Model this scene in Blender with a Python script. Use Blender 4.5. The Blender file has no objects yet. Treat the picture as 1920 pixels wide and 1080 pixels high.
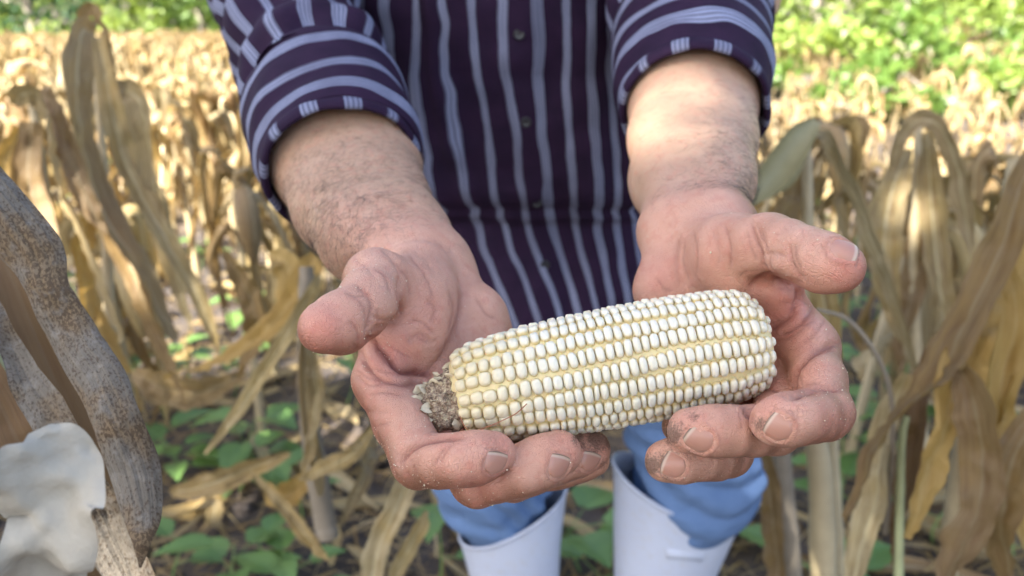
import bpy, bmesh, math, random, sys
import numpy as np
from mathutils import Vector, Matrix, noise as mnoise
R = math.radians
sc = bpy.context.scene
rng = np.random.default_rng(7)
random.seed(7)

# ------------------------------------------------------------------ camera
CAM_H, PITCH, FPX = 1.05, R(18.1), 1500.0
cam_data = bpy.data.cameras.new('camera')
cam_data.sensor_width = 36.0
cam_data.lens = FPX / 1920 * 36.0
cam_data.clip_start, cam_data.clip_end = 0.02, 600
cam = bpy.data.objects.new('camera', cam_data)
cam.location = (0, 0, CAM_H)
cam.rotation_euler = (R(90) - PITCH, 0, 0)
sc.collection.objects.link(cam)
sc.camera = cam
cam_data.dof.use_dof = True
cam_data.dof.focus_distance = 0.355
cam_data.dof.aperture_fstop = 28.125 / 3.5
cam_data.dof.aperture_blades = 0

# ------------------------------------------------------------------ light
SUN_EL, SUN_AZ = R(48), R(-142)          # azimuth from +Y (away from camera) clockwise seen from above
sun_dir = Vector((math.sin(SUN_AZ) * math.cos(SUN_EL), math.cos(SUN_AZ) * math.cos(SUN_EL), math.sin(SUN_EL)))
world = bpy.data.worlds.new('World')
sc.world = world
world.use_nodes = True
wn = world.node_tree
wn.nodes.clear()
sky = wn.nodes.new('ShaderNodeTexSky')
sky.sky_type = 'NISHITA'
sky.sun_disc = False
sky.sun_elevation = SUN_EL
sky.sun_rotation = SUN_AZ
sky.air_density, sky.dust_density, sky.ozone_density = 1.0, 2.8, 0.8
bgn = wn.nodes.new('ShaderNodeBackground')
bgn.inputs[1].default_value = 0.078
won = wn.nodes.new('ShaderNodeOutputWorld')
wn.links.new(sky.outputs[0], bgn.inputs[0])
wn.links.new(bgn.outputs[0], won.inputs[0])
sd = bpy.data.lights.new('sun', 'SUN')
sd.energy, sd.angle, sd.color = 5.0, R(0.5), (1.0, 0.95, 0.86)
sun = bpy.data.objects.new('sun', sd)
sun.rotation_euler = (-sun_dir).to_track_quat('-Z', 'Y').to_euler()
sun.location = sun_dir * 30
sc.collection.objects.link(sun)
sc.view_settings.view_transform = 'Standard'
sc.view_settings.look = 'None'
sc.view_settings.exposure = 2.92
sc.view_settings.gamma = 1.0
sc.cycles.use_denoising = True
sc.cycles.max_bounces = 8
sc.cycles.transparent_max_bounces = 6
sc.cycles.sample_clamp_indirect = 6

# ------------------------------------------------------------------ helpers
FW = np.array([0, math.cos(PITCH), -math.sin(PITCH)])
UP = np.array([0, math.sin(PITCH), math.cos(PITCH)])
RT = np.array([1.0, 0, 0])
CP = np.array([0, 0, CAM_H])

def P(u, v, d):
    """a point of the place: photo pixel (1920 wide) and distance along the view axis"""
    return CP + d * FW + (u - 960) / FPX * d * RT - (v - 540) / FPX * d * UP

def proj(p):
    q = np.asarray(p, dtype=float) - CP
    d = q @ FW
    return (q @ RT) / d * FPX + 960, 540 - (q @ UP) / d * FPX, d

def link(o, parent=None):
    sc.collection.objects.link(o)
    if parent is not None:
        o.parent = parent
    return o

def tag(o, label=None, cat=None, group=None, kind=None):
    if label: o['label'] = label
    if cat: o['category'] = cat
    if group: o['group'] = group
    if kind: o['kind'] = kind
    return o

def empty(name, loc=(0, 0, 0), **kw):
    o = bpy.data.objects.new(name, None)
    o.location = loc
    o.empty_display_size = 0.05
    link(o)
    return tag(o, **kw)

def mesh_np(name, V, F, mat=None, parent=None, smooth=True, uv=None, attrs=None, colors=None, origin=None, matidx=None):
    """V (n,3) array; F (m,3|4) array or list of arrays; one linked object"""
    me = bpy.data.meshes.new(name)
    V = np.asarray(V, dtype=np.float32)
    if origin is not None:
        V = V - np.asarray(origin, dtype=np.float32)
    Fs = [np.asarray(f, dtype=np.int32) for f in (F if isinstance(F, (list, tuple)) else [F]) if len(f)]
    nl = sum(f.size for f in Fs); nf = sum(len(f) for f in Fs)
    me.vertices.add(len(V)); me.vertices.foreach_set('co', V.ravel())
    me.loops.add(nl); me.polygons.add(nf)
    me.loops.foreach_set('vertex_index', np.concatenate([f.ravel() for f in Fs]))
    tot = np.concatenate([np.full(len(f), f.shape[1], dtype=np.int32) for f in Fs])
    me.polygons.foreach_set('loop_start', np.concatenate([[0], np.cumsum(tot)[:-1]]).astype(np.int32))
    me.polygons.foreach_set('loop_total', tot)
    if smooth:
        me.polygons.foreach_set('use_smooth', np.ones(nf, dtype=bool))
    me.update(calc_edges=True)
    if uv is not None:
        vi = np.concatenate([f.ravel() for f in Fs])
        l = me.uv_layers.new(name='UVMap')
        l.data.foreach_set('uv', np.asarray(uv, dtype=np.float32)[vi].ravel())
    for k, a in (attrs or {}).items():
        at = me.attributes.new(k, 'FLOAT', 'POINT')
        at.data.foreach_set('value', np.asarray(a, dtype=np.float32))
    if mat is not None:
        for m_ in (mat if isinstance(mat, (list, tuple)) else [mat]):
            me.materials.append(m_)
    if matidx is not None:
        me.polygons.foreach_set('material_index', np.asarray(matidx, dtype=np.int32))
    me.validate()
    o = bpy.data.objects.new(name, me)
    if origin is not None:
        o.location = origin
    return link(o, parent)

def copy_tree(o, parent=None):
    c = o.copy(); sc.collection.objects.link(c)
    if parent is not None: c.parent = parent
    for ch in list(o.children):
        copy_tree(ch, c)
    return c

class MB:
    """collects geometry that becomes one mesh"""
    def __init__(s): s.V, s.F4, s.F3, s.UV, s.n, s.A = [], [], [], [], 0, {}
    def add(s, V, F, uv=None, **attrs):
        V = np.asarray(V, float); F = np.asarray(F, int)
        s.V.append(V); (s.F4 if F.shape[1] == 4 else s.F3).append(F + s.n)
        s.UV.append(np.zeros((len(V), 2)) if uv is None else np.asarray(uv, float))
        for k, a in attrs.items():
            s.A.setdefault(k, []).append(np.broadcast_to(np.asarray(a, float), (len(V),)))
        s.n += len(V)
    def build(s, name, mat, parent=None, smooth=True, origin=None):
        F = [np.concatenate(x) for x in (s.F4, s.F3) if x]
        return mesh_np(name, np.concatenate(s.V), F, mat, parent, smooth, uv=np.concatenate(s.UV), origin=origin,
                       attrs={k: np.concatenate(a) for k, a in s.A.items()})

def catmull(pts, n):
    """n points along a smooth curve through pts (rows of any width)"""
    p = np.asarray(pts, float)
    p = np.vstack([2 * p[0] - p[1], p, 2 * p[-1] - p[-2]])
    m = len(p) - 3
    t = np.linspace(0, m - 1e-9, n); i = t.astype(int); f = (t - i)[:, None]
    a, b, c, d = p[i], p[i + 1], p[i + 2], p[i + 3]
    return 0.5 * ((2 * b) + (-a + c) * f + (2 * a - 5 * b + 4 * c - d) * f ** 2 + (-a + 3 * b - 3 * c + d) * f ** 3)

def grid_faces(nu, nv, wrap_u=False, wrap_v=False):
    """vertex index = i*nv + j, i in nu, j in nv"""
    I = np.arange(nu if wrap_u else nu - 1); J = np.arange(nv if wrap_v else nv - 1)
    I, J = np.meshgrid(I, J, indexing='ij'); I2, J2 = (I + 1) % nu, (J + 1) % nv
    return np.stack([I * nv + J, I2 * nv + J, I2 * nv + J2, I * nv + J2], -1).reshape(-1, 4)

def norm(a): return a / (np.linalg.norm(a, axis=-1, keepdims=True) + 1e-12)

def frames(C, ref=(0, 0, 1)):
    T = norm(np.gradient(C, axis=0))
    N = np.zeros_like(T); r = np.asarray(ref, float)
    n = r - T[0] * (r @ T[0])
    if np.linalg.norm(n) < 1e-3: n = np.array([1.0, 0, 0]) - T[0] * T[0][0]
    n = n / np.linalg.norm(n)
    for i in range(len(C)):
        n = n - T[i] * (n @ T[i]); n /= np.linalg.norm(n) + 1e-12; N[i] = n
    return T, N, np.cross(T, N)

def tube(C, r, k=8, ref=(0, 0, 1), squash=1.0):
    C = np.asarray(C, float); n = len(C); r = np.broadcast_to(np.asarray(r, float), (n,))
    T, N, B = frames(C, ref)
    a = np.linspace(0, 2 * math.pi, k, endpoint=False)
    V = C[:, None] + r[:, None, None] * (np.cos(a)[None, :, None] * N[:, None] + squash * np.sin(a)[None, :, None] * B[:, None])
    uv = np.stack(np.broadcast_arrays(a[None] / (2 * math.pi), np.linspace(0, 1, n)[:, None]), -1).reshape(-1, 2)
    F = grid_faces(n, k, wrap_v=True)
    return V.reshape(-1, 3), F, uv

def vnoise(p, scale, seed=0):
    """cheap smooth value noise in numpy, -1..1"""
    p = np.asarray(p, float) * scale + seed * 17.31
    i = np.floor(p).astype(np.int64); f = p - i; f = f * f * (3 - 2 * f)
    def h(ix, iy, iz):
        x = (ix * 374761393 + iy * 668265263 + iz * 2147483647 + seed * 1013) & 0xffffffff
        x = ((x ^ (x >> 13)) * 1274126177) & 0xffffffff
        return ((x ^ (x >> 16)) & 0xffff) / 32767.5 - 1
    r = 0
    for dx in (0, 1):
        for dy in (0, 1):
            for dz in (0, 1):
                w = (f[..., 0] if dx else 1 - f[..., 0]) * (f[..., 1] if dy else 1 - f[..., 1]) * (f[..., 2] if dz else 1 - f[..., 2])
                r = r + w * h(i[..., 0] + dx, i[..., 1] + dy, i[..., 2] + dz)
    return r

# ------------------------------------------------------------------ implicit surfaces -> mesh
def smin(a, b, k):
    h = np.maximum(k - np.abs(a - b), 0) / k
    return np.minimum(a, b) - h * h * k * 0.25

def cone(p, a, b, r1, r2):
    ab = b - a; L2 = ab @ ab
    t = np.clip(((p - a) @ ab) / L2, 0, 1)
    return np.linalg.norm(p - a - t[:, None] * ab, axis=1) - (r1 + (r2 - r1) * t)

def surface_nets(f, lo, hi, h, block=4):
    lo, hi = np.asarray(lo, float), np.asarray(hi, float)
    nb = np.ceil((hi - lo) / (h * block)).astype(int)
    H = h * block
    g = np.stack(np.meshgrid(*[np.arange(n) for n in nb], indexing='ij'), -1).reshape(-1, 3)
    dc = f(lo + (g + 0.5) * H)
    act = g[np.abs(dc) < H * 1.15]
    n = nb * block + 1
    D = np.full(n, 1.0, dtype=np.float32)
    # sign for inactive blocks
    sgn = np.where(dc < 0, -1.0, 1.0).reshape(nb)
    D[:-1, :-1, :-1] = np.repeat(np.repeat(np.repeat(sgn, block, 0), block, 1), block, 2)
    loc = np.stack(np.meshgrid(*[np.arange(block + 1)] * 3, indexing='ij'), -1).reshape(-1, 3)
    idx = (act[:, None] * block + loc[None]).reshape(-1, 3)
    key = np.unique((idx[:, 0] * n[1] + idx[:, 1]) * n[2] + idx[:, 2])
    idx = np.stack([key // (n[1] * n[2]), (key // n[2]) % n[1], key % n[2]], -1)
    val = np.empty(len(idx), dtype=np.float32)
    for s in range(0, len(idx), 400000):
        val[s:s + 400000] = f(lo + idx[s:s + 400000] * h)
    D[idx[:, 0], idx[:, 1], idx[:, 2]] = val
    S = D < 0
    c = np.zeros(tuple(np.array(D.shape) - 1), dtype=np.int8)
    for dx in (0, 1):
        for dy in (0, 1):
            for dz in (0, 1):
                c += S[dx:S.shape[0] - 1 + dx, dy:S.shape[1] - 1 + dy, dz:S.shape[2] - 1 + dz]
    cells = np.argwhere((c > 0) & (c < 8))
    vid = np.full(c.shape, -1, dtype=np.int32)
    vid[cells[:, 0], cells[:, 1], cells[:, 2]] = np.arange(len(cells))
    acc = np.zeros((len(cells), 3)); cnt = np.zeros(len(cells))
    corners = [(x, y, z) for x in (0, 1) for y in (0, 1) for z in (0, 1)]
    val = {cc: D[cells[:, 0] + cc[0], cells[:, 1] + cc[1], cells[:, 2] + cc[2]] for cc in corners}
    for a in corners:
        for ax in range(3):
            if a[ax]: continue
            b = list(a); b[ax] = 1; b = tuple(b)
            va, vb = val[a], val[b]
            m = (va < 0) != (vb < 0)
            t = np.where(m, va / np.where(va == vb, 1, va - vb), 0)
            pt = np.array(a, float)[None] + 0
            pt = np.repeat(pt, len(cells), 0); pt[:, ax] += t
            acc[m] += pt[m]; cnt[m] += 1
    V = lo + (cells + acc / cnt[:, None]) * h
    F = []
    for ax in range(3):
        o1, o2 = [(1, 2), (2, 0), (0, 1)][ax]
        sl0 = [slice(None)] * 3; sl1 = [slice(None)] * 3
        sl0[ax] = slice(0, -1); sl1[ax] = slice(1, None)
        e = np.argwhere(S[tuple(sl0)] != S[tuple(sl1)])
        e = e[(e[:, o1] > 0) & (e[:, o2] > 0) & (e[:, o1] < c.shape[o1]) & (e[:, o2] < c.shape[o2])]
        inside = S[e[:, 0], e[:, 1], e[:, 2]]
        q = []
        for (a, b) in ((0, 0), (1, 0), (1, 1), (0, 1)):
            k = e.copy(); k[:, o1] -= a; k[:, o2] -= b
            q.append(vid[k[:, 0], k[:, 1], k[:, 2]])
        q = np.stack(q, -1)
        q[~inside] = q[~inside][:, ::-1]
        F.append(q[(q >= 0).all(1)])
    F = np.concatenate(F)
    F = F[:, ::-1]
    # project on the surface
    e = h * 0.5
    for _ in range(1):
        G = np.empty_like(V)
        for ax in range(3):
            dv = np.zeros(3); dv[ax] = e
            G[:, ax] = (f(V + dv) - f(V - dv)) / (2 * e)
        V = V - np.clip(f(V), -h, h)[:, None] * G / np.maximum((G ** 2).sum(1), 0.3)[:, None]
    G = norm(G)
    return V, F, G
# ------------------------------------------------------------------ materials
class NT:
    """small node tree writer"""
    def __init__(s, name):
        s.m = bpy.data.materials.new(name); s.m.use_nodes = True
        s.t = s.m.node_tree; s.t.nodes.clear()
        s.out = s.t.nodes.new('ShaderNodeOutputMaterial')
    def n(s, kind, props=None, **inp):
        k = s.t.nodes.new('ShaderNode' + kind)
        for a, b in (props or {}).items(): setattr(k, a, b)
        for a, b in inp.items():
            s.set(k, a, b)
        return k
    def set(s, k, a, b):
        sock = k.inputs[int(a[1:])] if a[0] == 'i' and a[1:].isdigit() else k.inputs[a.replace('_', ' ')]
        if hasattr(b, 'outputs'): s.t.links.new(b.outputs[0], sock)
        elif isinstance(b, bpy.types.NodeSocket): s.t.links.new(b, sock)
        elif isinstance(b, (tuple, list)) and len(b) == 3 and sock.type == 'RGBA': sock.default_value = (*b, 1)
        else: sock.default_value = b
    def math(s, op, a, b=0.0, c=None, clamp=False):
        k = s.t.nodes.new('ShaderNodeMath'); k.operation = op; k.use_clamp = clamp
        s.set(k, 'i0', a); s.set(k, 'i1', b)
        if c is not None: s.set(k, 'i2', c)
        return k
    def mix(s, f, a, b, mode='MIX'):
        k = s.t.nodes.new('ShaderNodeMix'); k.data_type = 'RGBA'; k.blend_type = mode
        for i, val in ((0, f), (6, a), (7, b)):
            sock = k.inputs[i]
            if isinstance(val, bpy.types.NodeSocket): s.t.links.new(val, sock)
            elif hasattr(val, 'outputs'): s.t.links.new(val.outputs[2] if val.bl_idname == 'ShaderNodeMix' else val.outputs[0], sock)
            elif isinstance(val, (tuple, list)): sock.default_value = (*val, 1)
            else: sock.default_value = val
        return k.outputs[2]
    def ramp(s, f, stops):
        k = s.t.nodes.new('ShaderNodeValToRGB')
        cr = k.color_ramp
        while len(cr.elements) < len(stops): cr.elements.new(0.5)
        for e, (p, c) in zip(cr.elements, stops):
            e.position = p; e.color = (*c, 1) if isinstance(c, (tuple, list)) else (c, c, c, 1)
        s.set(k, 'i0', f)
        return k
    def range(s, f, a, b, c=0.0, d=1.0):
        k = s.t.nodes.new('ShaderNodeMapRange'); k.interpolation_type = 'SMOOTHSTEP'
        for i, val in enumerate((f, a, b, c, d)): s.set(k, 'i%d' % i, val)
        return k
    def coords(s, out='Object', scale=(1, 1, 1), rot=(0, 0, 0)):
        tc = s.t.nodes.new('ShaderNodeTexCoord')
        mp = s.t.nodes.new('ShaderNodeMapping')
        mp.inputs['Scale'].default_value = scale; mp.inputs['Rotation'].default_value = rot
        s.t.links.new(tc.outputs[out], mp.inputs[0])
        return mp
    def noise(s, vec, scale, detail=3, rough=0.5, dist=0.0):
        k = s.t.nodes.new('ShaderNodeTexNoise')
        s.set(k, 'Vector', vec); k.inputs['Scale'].default_value = scale; k.inputs['Detail'].default_value = detail
        k.inputs['Roughness'].default_value = rough; k.inputs['Distortion'].default_value = dist
        return k
    def voro(s, vec, scale, feature='F1', rand=1.0):
        k = s.t.nodes.new('ShaderNodeTexVoronoi'); k.feature = feature
        s.set(k, 'Vector', vec); k.inputs['Scale'].default_value = scale; k.inputs['Randomness'].default_value = rand
        return k
    def attr(s, name):
        k = s.t.nodes.new('ShaderNodeAttribute'); k.attribute_name = name
        return k.outputs['Fac']
    def bump(s, h, strength=0.3, dist=0.001, normal=None):
        k = s.t.nodes.new('ShaderNodeBump'); k.inputs['Strength'].default_value = strength; k.inputs['Distance'].default_value = dist
        s.set(k, 'Height', h)
        if normal is not None: s.set(k, 'Normal', normal)
        return k
    def pbr(s, color, rough=0.6, normal=None, **kw):
        k = s.t.nodes.new('ShaderNodeBsdfPrincipled')
        s.set(k, 'Base_Color', color); s.set(k, 'Roughness', rough)
        if normal is not None: s.set(k, 'Normal', normal)
        for a, b in kw.items(): s.set(k, a, b)
        return k
    def done(s, sh):
        s.t.links.new(sh.outputs[0], s.out.inputs[0]); return s.m

def mat_skin():
    t = NT('skin')
    co = t.coords('Object')
    palm, dirt, red_shade, arm, blush = t.attr('palm'), t.attr('dirt'), t.attr('red_shade'), t.attr('arm'), t.attr('blush')
    big = t.noise(co, 55, 3, 0.6); mid = t.noise(co, 190, 3, 0.6); fine = t.noise(co, 900, 3, 0.7)
    back = t.mix(big, (0.20, 0.080, 0.040), (0.32, 0.14, 0.08))
    front = t.mix(big, (0.51, 0.235, 0.150), (0.68, 0.395, 0.285))
    c = t.mix(palm, back, front)
    armc = t.mix(big, (0.44, 0.26, 0.165), (0.55, 0.35, 0.235))
    c = t.mix(arm, c, armc)
    blot = t.range(mid, 0.50, 0.66)
    c = t.mix(t.math('MULTIPLY', blot, 0.30), c, (0.52, 0.19, 0.13))
    c = t.mix(t.math('MULTIPLY', blush, t.math('ADD', 0.35, t.math('MULTIPLY', mid, 0.7))), c, (0.54, 0.165, 0.115))
    c = t.mix(t.math('MULTIPLY', red_shade, 0.95), c, (0.22, 0.060, 0.038))  # redness and crease shade painted into the skin colour
    vor = t.voro(co, 1500)
    dn = t.math('ADD', t.math('MULTIPLY', fine, 1.0), t.math('MULTIPLY', mid, 0.6))
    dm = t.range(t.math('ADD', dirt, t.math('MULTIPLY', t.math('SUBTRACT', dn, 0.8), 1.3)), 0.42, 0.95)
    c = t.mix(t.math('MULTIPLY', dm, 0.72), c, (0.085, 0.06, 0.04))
    speck = t.range(fine, 0.66, 0.76)
    c = t.mix(t.math('MULTIPLY', speck, 0.12), c, (0.75, 0.55, 0.42))
    # relief: fine diamond wrinkles and pores
    v1 = t.voro(co, 1100, 'DISTANCE_TO_EDGE'); v2 = t.voro(co, 420, 'DISTANCE_TO_EDGE')
    w = t.n('TexWave', {'wave_type': 'BANDS', 'bands_direction': 'DIAGONAL'}, Vector=co)
    w.inputs['Scale'].default_value = 620; w.inputs['Distortion'].default_value = 9; w.inputs['Detail'].default_value = 2; w.inputs['Detail Scale'].default_value = 0.08
    h = t.math('ADD', t.math('MULTIPLY', t.range(v1, 0.0, 0.12), 0.35), t.math('MULTIPLY', t.range(v2, 0.0, 0.10), 0.8))
    h = t.math('ADD', h, t.math('MULTIPLY', w, t.math('MULTIPLY', palm, 0.30)))
    h = t.math('ADD', h, t.math('MULTIPLY', mid, 1.6))
    b = t.bump(h, 0.75, 0.00045)
    rough = t.math('ADD', 0.36, t.math('MULTIPLY', fine, 0.22))
    rough = t.math('ADD', rough, t.math('MULTIPLY', dm, 0.3), clamp=True)
    s = t.pbr(c, rough, b, Subsurface_Weight=0.16, Subsurface_Scale=0.0025, Subsurface_Radius=(1.0, 0.35, 0.18))
    s.inputs['Specular IOR Level'].default_value = 0.55
    return t.done(s)

def mat_nail():
    t = NT('fingernail')
    co = t.coords('UV')
    sep = t.n('SeparateXYZ', Vector=co)
    along = sep.outputs[1]
    c = t.ramp(along, [(0.0, (0.46, 0.25, 0.18)), (0.08, (0.42, 0.205, 0.145)), (0.82, (0.40, 0.19, 0.13)), (0.88, (0.50, 0.35, 0.26)), (0.94, (0.48, 0.36, 0.26)), (0.97, (0.30, 0.22, 0.16)), (1.0, (0.20, 0.15, 0.11))])
    n1 = t.noise(t.coords('UV', (30, 2, 1)), 1, 2)
    c2 = t.mix(t.math('MULTIPLY', n1, 0.35), c, (0.42, 0.24, 0.18))
    b = t.bump(n1, 0.3, 0.0002)
    return t.done(t.pbr(c2, 0.34, b, Subsurface_Weight=0.2, Subsurface_Scale=0.002))

def mat_kernel():
    t = NT('white_kernel')
    tc = t.n('TexCoord')
    sep = t.n('SeparateXYZ', Vector=tc.outputs['Object'])
    z = sep.outputs[2]                     # local height, metres, 0 at the cob, top about 0.0047
    oi = t.n('ObjectInfo'); rnd = oi.outputs['Random']
    rn = t.attr('tint')
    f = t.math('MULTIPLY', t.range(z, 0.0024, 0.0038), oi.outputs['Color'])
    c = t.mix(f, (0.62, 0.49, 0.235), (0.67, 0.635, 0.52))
    n1 = t.noise(tc.outputs['Object'], 500, 2)
    c = t.mix(t.math('MULTIPLY', rnd, 0.28), c, (0.70, 0.61, 0.42))
    c = t.mix(t.math('MULTIPLY', t.range(n1, 0.5, 0.75), 0.18), c, (0.66, 0.58, 0.42))
    b = t.bump(t.noise(tc.outputs['Object'], 700, 2), 0.12, 0.0003)
    s = t.pbr(c, 0.30, b, Subsurface_Weight=0.35, Subsurface_Scale=0.003, Subsurface_Radius=(1.0, 0.75, 0.4))
    s.inputs['Specular IOR Level'].default_value = 0.5
    return t.done(s)

def mat_cob():
    t = NT('cob_core')
    co = t.coords('Object')
    n1 = t.noise(co, 300, 3)
    c = t.mix(n1, (0.64, 0.49, 0.22), (0.72, 0.60, 0.34))
    sp = t.range(t.noise(co, 900, 2), 0.68, 0.74)
    c = t.mix(t.math('MULTIPLY', sp, 0.8), c, (0.28, 0.10, 0.03))
    return t.done(t.pbr(c, 0.5, t.bump(n1, 0.3, 0.0006), Subsurface_Weight=0.3, Subsurface_Scale=0.003))

def mat_stub():
    t = NT('cob_stub')
    co = t.coords('Object')
    n1 = t.noise(co, 420, 4, 0.75); n2 = t.noise(co, 1500, 2, 0.6); v = t.voro(co, 900)
    c = t.ramp(n1, [(0.30, (0.06, 0.035, 0.02)), (0.42, (0.22, 0.145, 0.09)), (0.52, (0.38, 0.28, 0.19)), (0.66, (0.62, 0.53, 0.33))])
    c = t.mix(t.math('MULTIPLY', t.range(n2, 0.5, 0.7), 0.7), c, (0.17, 0.11, 0.085))
    return t.done(t.pbr(c, 0.85, t.bump(t.math('ADD', n1, t.math('MULTIPLY', v, 0.8)), 1.0, 0.0012)))

def simple(name, color, rough=0.6, var=0.15, scale=60, bump=0.0, bdist=0.001, **kw):
    t = NT(name)
    co = t.coords('Object')
    n1 = t.noise(co, scale, 4, 0.6)
    dark = tuple(x * (1 - var) for x in color); lite = tuple(min(1, x * (1 + var)) for x in color)
    c = t.mix(n1, dark, lite)
    nb = t.bump(n1, bump, bdist) if bump else None
    return t.done(t.pbr(c, rough, nb, **kw))

def mat_leaf_dry(name='dry_leaf', grey=0.0, dark=1.0, trans=0.28, gold=0.0, pale=0.0):
    t = NT(name)
    uvn = t.n('TexCoord').outputs['UV']
    rnd = t.math('FRACT', t.math('ADD', t.n('ObjectInfo').outputs['Random'], t.attr('tint')))
    co = t.coords('Object')
    mp = t.n('Mapping', Vector=uvn); mp.inputs['Scale'].default_value = (26, 1.6, 1)
    vein = t.noise(mp, 1.0, 3, 0.6)
    mp2 = t.n('Mapping', Vector=uvn); mp2.inputs['Scale'].default_value = (5, 3, 1)
    blot = t.noise(mp2, 1.0, 4, 0.65)
    patch = t.noise(co, 9, 3, 0.6)
    base = t.ramp(rnd, [(0.0, (0.34, 0.235, 0.075)), (0.25, (0.20, 0.145, 0.055)), (0.45, (0.43, 0.325, 0.135)), (0.62, (0.19, 0.105, 0.028)), (0.8, (0.47, 0.385, 0.21)), (1.0, (0.25, 0.175, 0.065))])
    c = t.mix(t.math('MULTIPLY', t.range(blot, 0.42, 0.72), 0.8), base, (0.10, 0.050, 0.018))
    c = t.mix(t.range(patch, 0.5, 0.78), c, (0.36, 0.23, 0.06))
    c = t.mix(t.math('MULTIPLY', t.range(vein, 0.45, 0.7), 0.45), c, (0.48, 0.42, 0.28))
    uu = t.n('SeparateXYZ', Vector=uvn).outputs[0]
    rib = t.range(t.math('ABSOLUTE', t.math('SUBTRACT', uu, 0.5)), 0.055, 0.02)
    mp3 = t.n('Mapping', Vector=uvn); mp3.inputs['Scale'].default_value = (70, 1.2, 1)
    streak = t.noise(mp3, 1.0, 2, 0.5)
    if grey: c = t.mix(grey, c, (0.22, 0.19, 0.115))
    c = t.mix(t.math('MULTIPLY', t.range(streak, 0.50, 0.66), 0.75), c, (0.10, 0.06, 0.025))
    c = t.mix(t.math('MULTIPLY', rib, 0.55), c, (0.46, 0.41, 0.25))
    if pale: c = t.mix(pale, c, t.mix(blot, (0.50, 0.47, 0.40), (0.36, 0.32, 0.26)))
    if gold: c = t.mix(gold, c, (0.46, 0.27, 0.05))
    if dark != 1.0: c = t.mix(1 - dark, c, (0.10, 0.045, 0.012))
    b = t.bump(t.math('ADD', vein, t.math('MULTIPLY', blot, 0.5)), 0.6, 0.002)
    p = t.pbr(c, 0.62, b)
    tr = t.n('BsdfTranslucent', Color=t.mix(0.35, c, (0.62, 0.36, 0.08)), Normal=b)
    mx = t.n('MixShader', i0=trans, i1=p, i2=tr)
    return t.done(mx)

def mat_leaf_spotted():
    """the near leaf: grey, papery, covered in small brown mould spots"""
    t = NT('spotted_dry_leaf')
    uvn = t.n('TexCoord').outputs['UV']; co = t.coords('Object')
    mp = t.n('Mapping', Vector=uvn); mp.inputs['Scale'].default_value = (60, 2.5, 1)
    vein = t.noise(mp, 1.0, 3, 0.6)
    sp = t.noise(t.coords('Object', (1, 1, 0.6)), 750, 3, 0.6); big = t.noise(co, 22, 3, 0.6); mid = t.noise(co, 110, 3, 0.6)
    c = t.mix(vein, (0.085, 0.070, 0.052), (0.24, 0.205, 0.160))
    c = t.mix(t.range(big, 0.42, 0.60), c, (0.20, 0.135, 0.070))
    dens = t.math('ADD', sp, t.math('MULTIPLY', t.math('SUBTRACT', big, 0.5), 0.55))
    c = t.mix(t.math('MULTIPLY', t.range(dens, 0.47, 0.58), 0.75), c, (0.065, 0.036, 0.016))
    c = t.mix(t.math('MULTIPLY', t.range(mid, 0.52, 0.7), 0.30), c, (0.33, 0.30, 0.255))
    b = t.bump(t.math('ADD', t.math('ADD', vein, sp), t.math('MULTIPLY', mid, 2.0)), 0.8, 0.0012)
    p = t.pbr(c, 0.75, b)
    return t.done(p)

def mat_green(name, c1, c2, rough=0.5, trans=0.35, scale=12):
    t = NT(name)
    co = t.coords('Object')
    n1 = t.noise(co, scale, 3, 0.6)
    rnd = t.n('ObjectInfo').outputs['Random']
    k = t.math('ADD', t.math('MULTIPLY', n1, 0.7), t.math('MULTIPLY', t.math('FRACT', t.math('ADD', rnd, t.attr('tint'))), 0.5), clamp=True)
    c = t.mix(k, c1, c2)
    p = t.pbr(c, rough)
    tr = t.n('BsdfTranslucent', Color=t.mix(0.5, c, (c2[0] * 2.2, c2[1] * 1.9, c2[2])))
    return t.done(t.n('MixShader', i0=trans, i1=p, i2=tr))

def mat_ground():
    t = NT('soil')
    co = t.coords('Object')
    a, b, c_ = t.noise(co, 3, 4, 0.6), t.noise(co, 30, 5, 0.7), t.noise(co, 160, 3, 0.7)
    c = t.mix(b, (0.020, 0.016, 0.014), (0.085, 0.066, 0.058))
    c = t.mix(t.range(a, 0.45, 0.65), c, (0.10, 0.072, 0.05))
    c = t.mix(t.math('MULTIPLY', t.range(c_, 0.55, 0.7), 0.6), c, (0.20, 0.165, 0.13))
    return t.done(t.pbr(c, 0.95, t.bump(t.math('ADD', b, t.math('MULTIPLY', c_, 0.5)), 1.0, 0.02)))

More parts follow.
